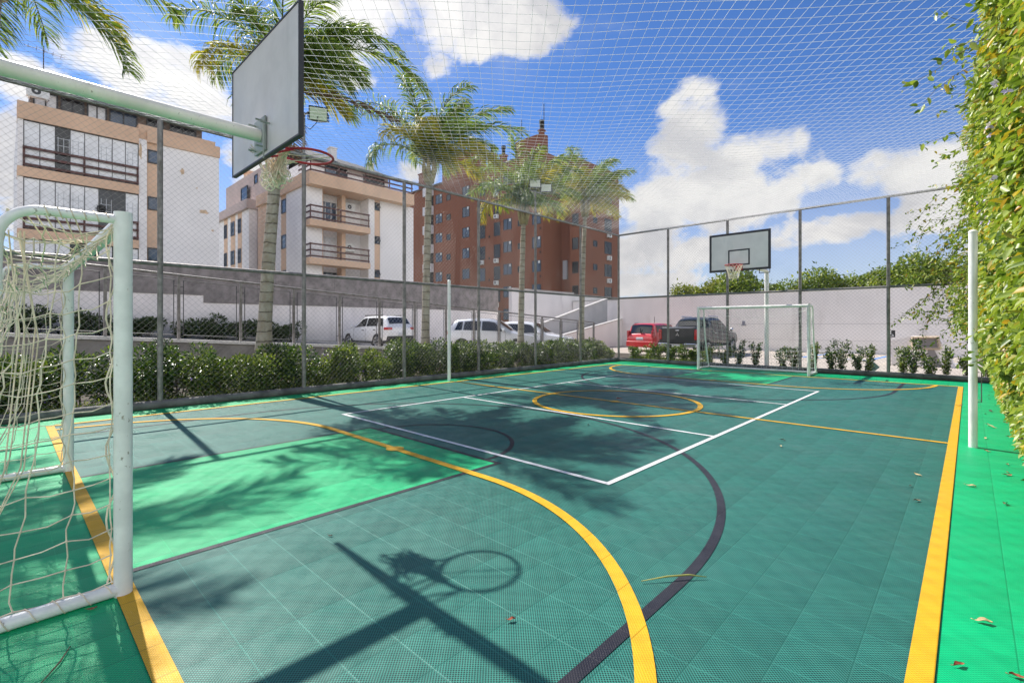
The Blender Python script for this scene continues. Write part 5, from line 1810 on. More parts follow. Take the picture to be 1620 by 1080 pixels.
def vine():
    rg = np.random.default_rng(99)
    t = thing('climbing_vine', 'dense yellow-green climbing vine covering the right fence', 'vine', (0.6, 8, 0))
    n = 92000
    Y = rg.uniform(3.2, 16.35, n)
    Z = rg.uniform(0.0, 5.25, n)
    lump = 0.5 + 0.5 * np.sin(Y * 1.9 + 0.7 * np.sin(Z * 2.1)) * np.sin(Z * 2.3 + 1.1 * np.sin(Y * 0.8))
    lump2 = 0.5 + 0.5 * np.sin(Y * 5.3 + 2.1 * np.sin(Z * 3.3 + Y)) * np.sin(Z * 5.9 + 1.7 * np.sin(Y * 2.9))
    thick = 0.06 + 0.16 * np.clip(Z / 1.6, 0, 1) + 0.20 * lump + 0.14 * lump2 + 0.10 * np.clip((Z - 3.4) / 1.5, 0, 1) + 0.14 * np.clip((Y - 9) / 7, 0, 1) * np.clip(Z / 2, 0, 1)
    thick *= np.clip((Y - 1.2) / 6.5, 0.35, 1.0)
    thick *= np.where(Z < 1.0, np.clip(Z, 0.25, 1.0), 1.0)
    # bare foot of the fence
    low = np.clip((Z - 0.05) / (0.30 + 0.35 * np.sin(Y * 1.3 + 2) ** 2), 0.0, 1)
    gaps = np.sin(Y * 3.1 + 4 * np.sin(Z * 1.7)) * np.sin(Z * 3.7 + 2.2 * np.sin(Y * 1.3))
    keep = rg.random(n) < (0.22 + 0.78 * low) * np.where(gaps > 0.66, 0.12, 1.0) * np.where(gaps > 0.45, 0.6, 1.0)
    Y, Z, thick = Y[keep], Z[keep], thick[keep]
    n = len(Y)
    q = rg.random(n) ** 0.6
    X = 0.48 - 0.74 * thick * q + rg.normal(0, 0.02, n)
    P = np.stack([X, Y, Z], 1)
    D = unit(np.stack([-0.35 - 0.3 * rg.random(n), rg.normal(0, 0.65, n), -0.55 + rg.normal(0, 0.45, n)], 1))
    N = unit(np.stack([-0.75 + rg.normal(0, 0.35, n), rg.normal(0, 0.45, n), 0.75 + rg.normal(0, 0.4, n)], 1))
    size = 0.084 * (0.45 + 1.15 * rg.random(n) ** 1.3)
    V, F = leaves_geo(P, D, N, size, size * rg.uniform(0.42, 0.62, n), 0.35)
    np_mesh('foliage', V, F, M_VINE, t, tuple(ORIG[t.name]))
    # heavier clumps that spill over near the top and at the far corner
    cp = []
    for k in range(95):
        hi = k < 62
        cy_ = rg.uniform(5.5, 16.1)
        cz_ = rg.uniform(3.5, 5.25) if hi else rg.uniform(1.2, 4.6)
        if not hi:
            cy_ = rg.uniform(13.5, 16.2)
        cx_ = (0.36 - 0.028 * cy_ * rg.random() ** 2) if hi else rg.uniform(-0.25, 0.35)
        m_ = rg.integers(40, 130)
        d_ = unit(rg.normal(size=(m_, 3)))
        r_ = rg.uniform(0.3, 1, (m_, 1)) ** 0.6
        cp.append(np.array([[cx_, cy_, cz_]]) + d_ * r_ * np.array([[rg.uniform(.14, .26), rg.uniform(.2, .4), rg.uniform(.2, .4)]]))
    P = np.concatenate(cp)
    P[:, 1] = np.minimum(P[:, 1], 16.40)
    n2_ = len(P)
    D = unit(np.stack([-0.4 + rg.normal(0, 0.5, n2_), rg.normal(0, 0.6, n2_), -0.5 + rg.normal(0, 0.5, n2_)], 1))
    V, F = leaves_geo(P, D, rand_dirs(n2_, 0.7), 0.095 * rg.uniform(0.5, 1.3, n2_), 0.048 * rg.uniform(0.7, 1.2, n2_), 0.35)
    np_mesh('overhang', V, F, M_VINE, t, tuple(ORIG[t.name]))
    # woody stems against the mesh
    st = MB()
    for k in range(34):
        y = rg.uniform(3, 16)
        pts = [(0.45, y, 0.0)]
        z = 0.0
        while z < 4.6:
            z += 0.3
            y += rg.normal(0, 0.10)
            pts.append((0.44 - 0.08 * rg.random(), y, z))
        st.tube(pts, [0.016 * (1 - 0.7 * i / len(pts)) for i in range(len(pts))], 5)
    st.build('stem', M_TWIG, t, True)
    # shoots that lean out over the court and along the far fence
    lv_P, lv_D, lv_s = [], [], []
    sh = MB()
    starts = []
    for k in range(26):
        y = rg.uniform(5.2, 15.8)
        z = rg.uniform(3.6, 5.2)
        starts.append(((0.25, y, z), (-rg.uniform(.5, 1), rg.normal(0, .35), rg.uniform(-.25, .5)), rg.uniform(0.3, 0.95)))
    for k in range(10):
        y = rg.uniform(6, 15)
        z = rg.uniform(0.8, 3.4)
        starts.append(((0.3, y, z), (-1, rg.normal(0, .4), rg.uniform(-.2, .4)), rg.uniform(0.15, 0.4)))
    for k in range(58):      # on the far fence
        x = rg.uniform(-0.75, 0.35)
        z = rg.uniform(1.5, 4.75)
        starts.append(((x, 16.38, z), (-rg.uniform(.1, 1), rg.uniform(-.12, 0.02), rg.uniform(-1.2, .3)), rg.uniform(0.5, 1.2)))
    for k in range(22):      # thick hanging growth in the far corner
        x = rg.uniform(-0.25, 0.45)
        z = rg.uniform(1.2, 4.9)
        starts.append(((x, 16.3, z), (-rg.uniform(.2, 1), rg.uniform(-.5, 0.0), rg.uniform(-.8, .2)), rg.uniform(0.4, 0.9)))
    for p, d, L in starts:
        p = np.array(p)
        d = np.array(d)
        d = d / np.linalg.norm(d)
        pts = [p.copy()]
        m = max(4, int(L / 0.1))
        for i in range(m):
            d = d + rg.normal(0, 0.16, 3) + np.array([0, 0, -0.05])
            d /= np.linalg.norm(d)
            p = p + d * L / m
            if p[1] > 16.42:
                p[1] = 16.40
            pts.append(p.copy())
        sh.tube([tuple(a) for a in pts], [0.005 * (1 - 0.7 * i / m) for i in range(m + 1)], 4)
        for a in pts[1:]:
            for _ in range(rg.integers(1, 5)):
                lv_P.append(a + rg.normal(0, 0.025, 3))
                lv_D.append(d * 0.3 + rg.normal(0, 0.6, 3) + np.array([0, 0, -0.5]))
                lv_s.append(0.092 * rg.uniform(0.5, 1.3))
    sh.build('shoot', M_TWIG, t, True)['kind'] = 'stuff'
    P, D, S = np.array(lv_P), np.array(lv_D), np.array(lv_s)
    V, F = leaves_geo(P, D, rand_dirs(len(P), 0.6), S, S * 0.5)
    np_mesh('shoot_leaf', V, F, M_VINE, t, tuple(ORIG[t.name]))
    fl = 60
    Y = rg.uniform(4, 16, fl)
    Z = rg.uniform(2.2, 5.1, fl)
    P = np.stack([0.2 - 0.12 * rg.random(fl), Y, Z], 1)
    P = np.repeat(P, 5, 0)
    V, F = leaves_geo(P, rand_dirs(len(P)), rand_dirs(len(P)), 0.035, 0.035)
    np_mesh('flower', V, F, M_FLOWERP, t, tuple(ORIG[t.name]))['kind'] = 'stuff'


vine()

# ================================================================ cars
M_TYRE = mat('tyre', (0.02, 0.02, 0.02), 0.9)
M_RIMC = mat('wheel_rim', (0.45, 0.46, 0.48), 0.3, 0.7)
M_CGLASS = mat('car_glass', (0.012, 0.015, 0.018), 0.05, spec=0.9)
M_TRIM = mat('black_trim', (0.02, 0.02, 0.022), 0.55)
M_LIGHTR = mat('tail_lamp', (0.42, 0.012, 0.015), 0.15, coat=0.8)
M_LIGHTW = mat('head_lamp', (0.6, 0.62, 0.64), 0.1, coat=0.8)
M_PLATE = mat('number_plate', (0.55, 0.57, 0.60), 0.5)
M_CHROME = mat('chrome', (0.62, 0.63, 0.65), 0.18, 0.9)


def car(label, x, y, z, heading, paint, prof, W, wheels, wr, glass_spans, extras, name='parked_car', cat='car'):
    """prof: stations (x, zlow, zbelt, ztop, half width, roof half width) from tail to nose"""
    t = thing(name, label, cat, (x, y, z), 'cars parked beyond the fences', rz=heading)
    prof = np.array(prof, float)
    xs_ = np.unique(np.concatenate([np.linspace(prof[0, 0], prof[-1, 0], 56), prof[:, 0]]))

    def at(px):
        return [np.interp(px, prof[:, 0], prof[:, k]) for k in range(1, 6)]

    def ring(px):
        zl, zb, zt, w, wt = at(px)
        hgt = zb - zl
        half = [(0.0, zl), (w * 0.86, zl), (w * 0.955, zl + 0.08), (w, zl + hgt * 0.38), (w * 0.995, zl + hgt * 0.62), (w * 0.965, zb)]
        top = [(wt + (w * 0.965 - wt) * 0.08, zt - (zt - zb) * 0.14), (wt * 0.90, zt - 0.02 * min(1, (zt - zb) * 4)), (wt * 0.5, zt + 0.012), (0.0, zt + 0.02)]
        h = half + top
        return [(px, a, b) for a, b in h] + [(px, -a, b) for a, b in h[-2:0:-1]]

    v, f = [], []
    n = len(ring(0.0))
    for px in xs_:
        v += ring(px)
    for i in range(len(xs_) - 1):
        for k in range(n):
            k2 = (k + 1) % n
            f.append((i * n + k, (i + 1) * n + k, (i + 1) * n + k2, i * n + k2))
    f.append(tuple(range(n)))
    f.append(tuple((len(xs_) - 1) * n + k for k in range(n - 1, -1, -1)))
    mb = MB().add(v, f)
    mb.build('body', paint, t, 'auto', local=True)

    def side_patch(xa0, xa1, xb0, xb1, t0, t1, m, nm, s, out=0.012):
        """glass between the belt (xa0..xa1) and the roof edge (xb0..xb1)"""
        g = MB()
        N, M_ = 8, 3
        vv = []
        for j in range(M_ + 1):
            q = j / M_
            tt = t0 + (t1 - t0) * q
            for i in range(N + 1):
                px = (xa0 + (xb0 - xa0) * q) + ((xa1 + (xb1 - xa1) * q) - (xa0 + (xb0 - xa0) * q)) * i / N
                zl, zb, zt, w, wt = at(px)
                yb_, zb_ = w * 0.965, zb
                yt_, zt_ = wt + (w * 0.965 - wt) * 0.08, zt - (zt - zb) * 0.14
                vv.append((px, s * (yb_ + (yt_ - yb_) * tt + out), zb_ + (zt_ - zb_) * tt))
        ff = []
        for j in range(M_):
            for i in range(N):
                q = (j * (N + 1) + i, j * (N + 1) + i + 1, (j + 1) * (N + 1) + i + 1, (j + 1) * (N + 1) + i)
                ff.append(q if s < 0 else q[::-1])
        g.add(vv, ff)
        return g.build(nm, m, t, True, local=True)

    def top_patch(x0, x1, k0, k1, m, nm, out=0.012):
        g = MB()
        N, M_ = 6, 6
        vv = []
        for i in range(N + 1):
            px = x0 + (x1 - x0) * i / N
            zl, zb, zt, w, wt = at(px)
            zt2 = at(px + 0.02)[2]
            sl = (zt2 - zt) / 0.02
            nn = Vector((-sl, 0, 1)).normalized() * out
            kk = k0 + (k1 - k0) * i / N
            for j in range(M_ + 1):
                q = -1 + 2 * j / M_
                vv.append((px + nn.x, q * wt * kk, zt - 0.0 + 0.02 * (1 - q * q) + nn.z - 0.012 * q * q))
        ff = [(i * (M_ + 1) + j, (i + 1) * (M_ + 1) + j, (i + 1) * (M_ + 1) + j + 1, i * (M_ + 1) + j + 1) for i in range(N) for j in range(M_)]
        g.add(vv, ff)
        return g.build(nm, m, t, True, local=True)

    for kind, *a in glass_spans:
        if kind == 'side':
            for s in (-1, 1):
                side_patch(*a, 0.14, 0.93, M_CGLASS, 'window', s)
        else:
            top_patch(*a, M_CGLASS, 'windscreen' if kind == 'front' else 'rear_window')
    # wheels
    for wx in wheels:
        for s in (-1, 1):
            w = at(wx)[3]
            a = MB()
            N = 24
            ra = wr + 0.055
            for q0, q1 in ((w - 0.10, w + 0.006),):
                vv = []
                for q in (q0, q1):
                    for k in range(N + 1):
                        an = math.pi * k / N
                        vv.append((wx + ra * math.cos(an), s * q, wr + ra * math.sin(an) - 0.0))
                ff = [(k, k + 1, N + 2 + k, N + 1 + k) for k in range(N)]
                ff.append(tuple(N + 1 + k for k in range(N + 1)))
                a.add(vv, ff)
            a.box(wx - ra, wx + ra, min(s * (w - 0.1), s * (w + 0.005)), max(s * (w - 0.1), s * (w + 0.005)), 0.16, wr)
            a.build('wheel_arch', M_TRIM, t, local=True)
            tb = MB()
            tb.tube([(wx, s * (w - 0.19), wr), (wx, s * (w - 0.02), wr), (wx, s * (w + 0.015), wr)], [wr, wr, wr - 0.03], 22)
            wo = tb.build('wheel', M_TYRE, t, 'auto', local=True)
            rb = MB()
            y0_ = s * (w + 0.017)
            for k in range(5):
                an = 2 * math.pi * k / 5
                c, sn = math.cos(an), math.sin(an)
                rb.add([(wx + 0.04 * -sn, y0_, wr + 0.04 * c), (wx + 0.04 * sn, y0_, wr - 0.04 * c), (wx + wr * .66 * c + .05 * sn, y0_, wr + wr * .66 * sn - .05 * c), (wx + wr * .66 * c - .05 * sn, y0_, wr + wr * .66 * sn + .05 * c)], [(0, 1, 2, 3)])
            rb.tube([(wx + wr * .66 * math.cos(2 * math.pi * k / 20), y0_, wr + wr * .66 * math.sin(2 * math.pi * k / 20)) for k in range(20)], 0.018, 5, closed=True)
            rb.build('rim', M_RIMC, wo, local=True)
    # door seams and handles
    for s in (-1, 1):
        sm = MB()
        for px in extras.get('seams', ()):
            zl, zb, zt, w, wt = at(px)
            sm.tube([(px, s * (w * 0.957 + .006), zl + 0.09), (px, s * (w + .004), zl + (zb - zl) * .45), (px, s * (w * 0.968 + .004), zb - 0.01)], 0.006, 4)
        if extras.get('seams'):
            sm.build('door_seam', M_TRIM, t, local=True)
        for px in extras.get('handles', ()):
            zl, zb, zt, w, wt = at(px)
            MB().box(px - 0.09, px + 0.09, min(s * w * .985, s * (w * .985 + .03)), max(s * w * .985, s * (w * .985 + .03)), zb - 0.14, zb - 0.10).build('door_handle', extras.get('handle_mat', M_TRIM), t, local=True)
        mx = extras['mirror']
        zl, zb, zt, w, wt = at(mx)
        m_ = MB()
        m_.tube([(mx, s * (w * .95), zb + 0.04), (mx, s * (w + 0.10), zb + 0.09)], 0.025, 5)
        m_.tube([(mx + 0.06, s * (w + 0.14), zb + 0.10), (mx, s * (w + 0.14), zb + 0.10), (mx - 0.05, s * (w + 0.14), zb + 0.10)], [0.055, 0.085, 0.07], 8)
        m_.build('mirror', extras.get('mirror_mat', paint), t, True, local=True)
        sk = MB()
        if extras.get('sill'):
            zs = extras['sill']
            pts = []
            for px in np.linspace(prof[0, 0] + 0.15, prof[-1, 0] - 0.15, 14):
                zl, zb, zt, w, wt = at(px)
                pts.append((px, s * (w * 0.96), zl + 0.06))
            sk.tube(pts, zs, 6)
            sk.build('sill_trim', M_TRIM, t, True, local=True)
    L0, L1 = prof[0, 0], prof[-1, 0]
    for nm, m, boxes in extras.get('boxes', ()):
        q = MB()
        for b in boxes:
            q.bbox(*b, b=extras.get('bev', 0.012))
        q.build(nm, m, t, local=True)
    return t


def hatch_profile(L, W, H, belt, hood, suv=False):
    h, w = L / 2, W / 2
    zl = 0.24 if not suv else 0.28
    return [(-h, zl + 0.22, belt * 0.80, belt * 0.82, w * 0.80, w * 0.72),
            (-h + 0.06, zl + 0.06, belt * 0.97, belt * 1.0, w * 0.92, w * 0.78),
            (-h + 0.16, zl, belt, belt + 0.14, w * 0.96, w * 0.76),
            (-h + 0.42, zl - 0.02, belt, H - 0.13, w * 0.99, w * 0.72),
            (-h + 0.62, zl - 0.04, belt - 0.005, H - 0.05, w, w * 0.72),
            (-h + 1.3, zl - 0.05, belt - 0.02, H, w, w * 0.73),
            (-h + 2.1, zl - 0.05, belt - 0.04, H - 0.015, w, w * 0.73),
            (-h + 2.45, zl - 0.05, belt - 0.05, H - 0.09, w, w * 0.73),
            (h - 1.12, zl - 0.04, belt - 0.06, hood + 0.05, w * 0.985, w * 0.86),
            (h - 0.95, zl - 0.03, hood - 0.06, hood, w * 0.97, w * 0.84),
            (h - 0.35, zl, hood - 0.13, hood - 0.09, w * 0.93, w * 0.74),
            (h - 0.12, zl + 0.04, hood - 0.24, hood - 0.2, w * 0.84, w * 0.66),
            (h, zl + 0.12, hood - 0.36, hood - 0.33, w * 0.68, w * 0.55)]


M_PWHITE = mat('car_white', (0.78, 0.78, 0.79), 0.3, coat=1.0)
M_PSILV = mat('car_silver', (0.58, 0.59, 0.62), 0.32, 0.25, coat=1.0)
M_PRED = mat('car_red', (0.62, 0.018, 0.022), 0.3, coat=1.0)
M_PGREY = mat('car_grey', (0.022, 0.023, 0.026), 0.35, 0.0, coat=0.5)

# white sport-utility car, tail towards us
L, W, H = 4.35, 1.79, 1.66
h, w = L / 2, W / 2
car('white SUV with dark lower bumpers seen from its rear corner by the white wall', -23.0, 13.75, 0.23, math.pi + 0.06, M_PWHITE,
    hatch_profile(L, W, H, 1.06, 1.02, True), W, (-1.30, 1.32), 0.34,
    [('side', -h + 0.42, -h + 0.86, -h + 0.62, -h + 0.9), ('side', -h + 0.94, -h + 1.86, -h + 0.98, -h + 1.86), ('side', -h + 1.94, -h + 3.0, -h + 1.94, -h + 2.42),
     ('front', -h + 2.50, h - 1.18, 0.92, 0.98), ('rear', -h + 0.18, -h + 0.44, 0.93, 0.9)],
    dict(seams=(-h + 0.92, -h + 1.90, -h + 3.0), handles=(-h + 1.1, -h + 2.1), mirror=-h + 2.95, sill=0.07, bev=0.02,
         boxes=[('tail_light', M_LIGHTR, [(-h + 0.015, -h + 0.34, -w * 0.97, -w * 0.62, 0.93, 1.06)]), ('tail_light', M_LIGHTR, [(-h + 0.015, -h + 0.34, w * 0.62, w * 0.97, 0.93, 1.06)]),
                ('rear_bumper', M_TRIM, [(-h - 0.06, -h + 0.2, -w * 0.93, w * 0.93, 0.30, 0.62)]), ('number_plate', M_PLATE, [(-h - 0.03, -h + 0.05, -0.22, 0.22, 0.66, 0.78)]),
                ('roof_rail', M_TRIM, [(-h + 0.8, -h + 2.4, -w * 0.66, -w * 0.62, H - 0.02, H + 0.04)]), ('roof_rail', M_TRIM, [(-h + 0.8, -h + 2.4, w * 0.62, w * 0.66, H - 0.02, H + 0.04)])]))
# silver-white hatchback facing the court
L, W, H = 4.3, 1.76, 1.58
h, w = L / 2, W / 2
hb = [('side', -h + 0.50, -h + 0.85, -h + 0.66, -h + 0.88), ('side', -h + 0.92, -h + 1.72, -h + 0.96, -h + 1.72), ('side', -h + 1.80, -h + 2.92, -h + 1.80, -h + 2.38),
      ('front', -h + 2.48, h - 1.18, 0.92, 0.98), ('rear', -h + 0.18, -h + 0.44, 0.93, 0.9)]
bx = [('tail_light', M_LIGHTR, [(-h + 0.06, -h + 0.36, -w * 0.945, -w * 0.66, 0.84, 1.0)]), ('tail_light', M_LIGHTR, [(-h + 0.06, -h + 0.36, w * 0.66, w * 0.945, 0.84, 1.0)]),
      ('headlight', M_LIGHTW, [(h - 0.42, h - 0.12, -w * 0.86, -w * 0.52, 0.66, 0.80)]), ('headlight', M_LIGHTW, [(h - 0.42, h - 0.12, w * 0.52, w * 0.86, 0.66, 0.80)]),
      ('grille', M_TRIM, [(h - 0.10, h + 0.02, -0.4, 0.4, 0.38, 0.56)]), ('number_plate', M_PLATE, [(h - 0.0, h + 0.03, -0.2, 0.2, 0.44, 0.54)])]
car('silver hatchback with red tail lamp parked beside the railing, nearest of the pale cars', -16.3, 15.9, 0.12, 0.58, M_PSILV,
    hatch_profile(L, W, H, 0.99, 0.95), W, (-1.28, 1.24), 0.31, hb,
    dict(seams=(-h + 0.88, -h + 1.76, -h + 2.9), handles=(-h + 1.02, -h + 1.95), handle_mat=M_PSILV, mirror=-h + 2.85, bev=0.02, boxes=bx))
car('white hatchback with its windscreen turned to us, right of the silver one', -16.3, 18.6, 0.0, 0.42, M_PWHITE,
    hatch_profile(L, W, H, 0.99, 0.95), W, (-1.28, 1.24), 0.31, hb,
    dict(seams=(-h + 0.88, -h + 1.76, -h + 2.9), handles=(-h + 1.02, -h + 1.95), handle_mat=M_PWHITE, mirror=-h + 2.85, bev=0.02, boxes=bx))
# red boxy hatchback, tail towards us
L, W, H = 3.75, 1.64, 1.50
h, w = L / 2, W / 2
pr = hatch_profile(L, W, H, 0.96, 0.93)
pr[0] = (-h, 0.42, 0.70, 0.72, w * 0.92, w * 0.84)
pr[1] = (-h + 0.06, 0.28, 0.86, 0.89, w * 0.96, w * 0.82)
pr[2] = (-h + 0.12, 0.24, 0.90, 0.94, w * 0.96, w * 0.80)
pr[3] = (-h + 0.30, 0.22, 0.96, H - 0.10, w * 0.99, w * 0.78)
pr[4] = (-h + 0.45, 0.20, 0.955, H - 0.03, w, w * 0.78)
car('small red hatchback seen from behind, left of the grey pickup', -12.55, 24.9, 0.0, math.pi / 2 - 0.02, M_PRED, pr, W, (-1.15, 1.18), 0.29,
    [('side', -h + 0.42, -h + 1.0, -h + 0.5, -h + 1.0), ('side', -h + 1.08, -h + 1.8, -h + 1.08, -h + 1.8), ('side', -h + 1.88, -h + 2.7, -h + 1.88, -h + 2.3),
     ('front', -h + 2.40, h - 1.18, 0.92, 0.98), ('rear', -h + 0.125, -h + 0.305, 0.95, 0.93)],
    dict(seams=(-h + 1.04, -h + 1.84), handles=(-h + 1.2, -h + 2.0), mirror=-h + 2.6, bev=0.02,
         boxes=[('tail_light', M_LIGHTR, [(-h + 0.01, -h + 0.2, -w * 0.95, -w * 0.80, 0.74, 1.1)]), ('tail_light', M_LIGHTR, [(-h + 0.01, -h + 0.2, w * 0.80, w * 0.95, 0.74, 1.1)]),
                ('rear_bumper', M_PRED, [(-h - 0.05, -h + 0.2, -w * 0.95, w * 0.95, 0.28, 0.55)]), ('number_plate', M_PLATE, [(-h - 0.02, -h + 0.05, -0.21, 0.21, 0.62, 0.75)]),
                ('wiper', M_TRIM, [(-h + 0.06, -h + 0.12, -0.015, 0.015, 0.98, 1.25)]), ('aerial', M_TRIM, [(-0.3, -0.28, -0.01, 0.01, H - 0.01, H + 0.35)])]))
# grey double-cab pickup, tailgate towards us
L, W, H = 5.25, 1.84, 1.77
h, w = L / 2, W / 2
pp = [(-h, 0.52, 1.26, 1.265, w * 0.93, w * 0.90), (-h + 0.05, 0.46, 1.28, 1.285, w * 0.97, w * 0.92), (-h + 1.48, 0.44, 1.27, 1.275, w * 0.98, w * 0.92),
      (-h + 1.50, 0.44, 1.24, 1.29, w * 0.98, w * 0.76), (-h + 1.60, 0.42, 1.20, H - 0.14, w * 0.98, w * 0.74), (-h + 1.80, 0.42, 1.17, H - 0.04, w * 0.98, w * 0.74),
      (-h + 2.4, 0.42, 1.13, H, w * 0.985, w * 0.74), (-h + 3.0, 0.42, 1.11, H - 0.03, w * 0.985, w * 0.74), (-h + 3.2, 0.42, 1.10, H - 0.10, w * 0.985, w * 0.74),
      (h - 1.22, 0.42, 1.06, 1.14, w * 0.985, w * 0.86), (h - 1.0, 0.42, 1.0, 1.10, w * 0.985, w * 0.86), (h - 0.25, 0.45, 0.92, 1.02, w * 0.92, w * 0.80), (h, 0.5, 0.74, 0.80, w * 0.74, w * 0.66)]
pt = car('dark grey double-cab pickup with its tailgate to us, beside the red hatchback', -9.3, 23.0, 0.0, math.pi / 2, M_PGREY, pp, W, (-1.52, 1.55), 0.37,
         [('side', -h + 1.78, -h + 2.45, -h + 1.86, -h + 2.45), ('side', -h + 2.53, -h + 3.75, -h + 2.53, -h + 3.12), ('front', -h + 3.24, h - 1.28, 0.92, 0.98), ('rear', -h + 1.515, -h + 1.625, 0.93, 0.92)],
         dict(seams=(-h + 1.72, -h + 2.49, -h + 3.7), handles=(-h + 1.95, -h + 2.75), handle_mat=M_CHROME, mirror=-h + 3.65, mirror_mat=M_CHROME, bev=0.02,
              boxes=[('tailgate', M_PGREY, [(-h - 0.025, -h + 0.06, -w * 0.78, w * 0.78, 0.62, 1.275)]),
                     ('tail_light', M_LIGHTR, [(-h - 0.015, -h + 0.14, -w * 0.965, -w * 0.80, 0.76, 1.2)]), ('tail_light', M_LIGHTR, [(-h - 0.015, -h + 0.14, w * 0.80, w * 0.965, 0.76, 1.2)]),
                     ('rear_bumper', M_CHROME, [(-h - 0.14, -h + 0.03, -w * 0.94, -w * 0.36, 0.44, 0.60), (-h - 0.14, -h + 0.03, w * 0.36, w * 0.94, 0.44, 0.60)]),
                     ('bumper_step', M_TRIM, [(-h - 0.15, -h + 0.02, -w * 0.355, w * 0.355, 0.40, 0.57)]),
                     ('number_plate', M_PLATE, [(-h - 0.165, -h - 0.145, -0.2, 0.2, 0.44, 0.55)]),
                     ('tow_bar', M_TRIM, [(-h - 0.1, -h, -w * 0.6, w * 0.6, 0.30, 0.37)]),
                     ('gate_handle', M_CHROME, [(-h - 0.045, -h - 0.02, -0.09, 0.09, 1.14, 1.2)]),
                     ('bed_cover', M_TRIM, [(-h + 0.06, -h + 1.44, -w * 0.84, w * 0.84, 1.26, 1.315)]),
                     ('roof_rail', M_CHROME, [(-h + 1.8, -h + 3.0, -w * 0.70, -w * 0.66, H - 0.03, H + 0.05)]), ('roof_rail', M_CHROME, [(-h + 1.8, -h + 3.0, w * 0.66, w * 0.70, H - 0.03, H + 0.05)])]))
em = MB()
for ang in (90, 210, 330):       # three-diamond badge on the tailgate
    a = math.radians(ang)
    e1, e2 = math.radians(ang - 30), math.radians(ang + 30)
    r = 0.055
    p = [(0, 0), (r * math.cos(e1), r * math.sin(e1)), (r * (math.cos(e1) + math.cos(e2)), r * (math.sin(e1) + math.sin(e2))), (r * math.cos(e2), r * math.sin(e2))]
    em.prism([(q[0], q[1] + 0.98) for q in p], 'x', -h - 0.036, -h - 0.026)
em.build('badge', M_CHROME, pt, local=True)

# ================================================================ things beyond the far fence
t = thing('parking_sign', 'small dark square sign with a white wheelchair symbol on a thin post', 'sign', (-1.98, 21.0, 0))
MB().tube([(-1.98, 21.03, 0), (-1.98, 21.03, 1.25)], 0.02, 6).build('post', M_STEEL, t, 'auto')
bd = MB().box(-2.08, -1.84, 20.985, 21.005, 0.98, 1.22).build('board', mat('sign_dark', (0.03, 0.03, 0.035), 0.4), t)
sy = MB()
c = (-1.955, 1.06)
sy.tube([(c[0] + 0.05 * math.cos(math.radians(a)), 20.981, c[1] + 0.05 * math.sin(math.radians(a))) for a in range(120, 400, 20)], 0.009, 5)
sy.tube([(c[0] - 0.005, 20.981, c[1] + 0.10), (c[0], 20.981, c[1] + 0.02), (c[0] + 0.05, 20.981, c[1] + 0.02), (c[0] + 0.075, 20.981, c[1] - 0.05)], 0.010, 5)
sy.sphere((c[0] - 0.005, 20.981, c[1] + 0.125), 0.018, 8, 6)
sy.build('symbol', mat('sign_white', (0.8, 0.8, 0.8), 0.5), bd)

t = thing('concrete_kiosk', 'white box with a slanted open top framed in pale wood, behind the far saplings', 'kiosk', (-1.2, 21.5, 0))
MB().prism([(-1.98, 0), (-0.35, 0), (-0.42, 0.30), (-0.76, 1.02), (-1.46, 1.02), (-1.98, 0.84)], 'y', 21.35, 22.2).build('shell', M_WALLW, t)
fr = MB()
for a, b in (((-1.40, 0.98), (-0.72, 1.0)), ((-1.40, 0.60), (-1.40, 1.0)), ((-0.70, 0.60), (-0.76, 1.0)), ((-1.42, 0.62), (-0.70, 0.62))):
    fr.tube([(a[0], 21.27, a[1]), (b[0], 21.27, b[1])], 0.045, 4)
fr.build('frame', mat('pale_wood', (0.50, 0.40, 0.30), 0.8, var=0.15), t)
MB().box(-1.35, -0.76, 21.335, 21.348, 0.66, 0.95).build('opening', mat('shade_grey', (0.24, 0.22, 0.22), 0.9), t)
MB().prism([(-0.95, 0.0), (-0.62, 0.0), (-0.86, 0.60), (-1.02, 0.60)], 'y', 21.30, 21.344).build('brace', mat('shade_grey', (0.24, 0.22, 0.22), 0.9), t)

t = thing('spare_tile', 'loose teal floor tile standing on its corner among the far saplings', 'floor tile', (-2.05, 17.15, 0))
tl = MB()
c = Vector((-2.03, 17.15, 0.20))
e = 0.185
tl.add([(c.x - e, c.y - .01, c.z), (c.x, c.y - .03, c.z - e), (c.x + e, c.y - .01, c.z), (c.x, c.y + .02, c.z + e), (c.x - e, c.y + .01, c.z), (c.x, c.y - .01, c.z - e), (c.x + e, c.y + .01, c.z), (c.x, c.y + .04, c.z + e)],
       [(0, 1, 2, 3), (7, 6, 5, 4), (0, 4, 5, 1), (1, 5, 6, 2), (2, 6, 7, 3), (3, 7, 4, 0)])
tl.build('panel', mat('tile_pale', (0.20, 0.42, 0.40), 0.5), t)
rb = MB()
for k in range(1, 5):
    q = k / 5
    a0 = Vector((c.x - e + e * q, c.y - .013 - .02 * q, c.z - e * q))
    a1 = Vector((c.x + e * q, c.y + .017 - .03 * q, c.z + e - e * q))
    rb.tube([a0, a1], 0.006, 4)
rb.build('rib', mat('tile_rib', (0.35, 0.55, 0.52), 0.5), t)
t = thing('wheel_stop', 'low white kerb block on the paving behind the far goal', 'kerb', (-4.9, 27.6, 0))
MB().bbox(-5.6, -4.5, 27.5, 27.7, 0, 0.12, 0.03).build('block', M_COPE, t)

# ================================================================ litter on the court
M_DRY = [mat('dry_leaf_brown', (0.28, 0.13, 0.06), 0.8, var=0.4, vscale=40), mat('dry_leaf_tan', (0.55, 0.42, 0.22), 0.8, var=0.3, vscale=40), mat('dry_leaf_red', (0.32, 0.07, 0.03), 0.8, var=0.4, vscale=40), mat('dry_leaf_dark', (0.06, 0.045, 0.03), 0.9)]


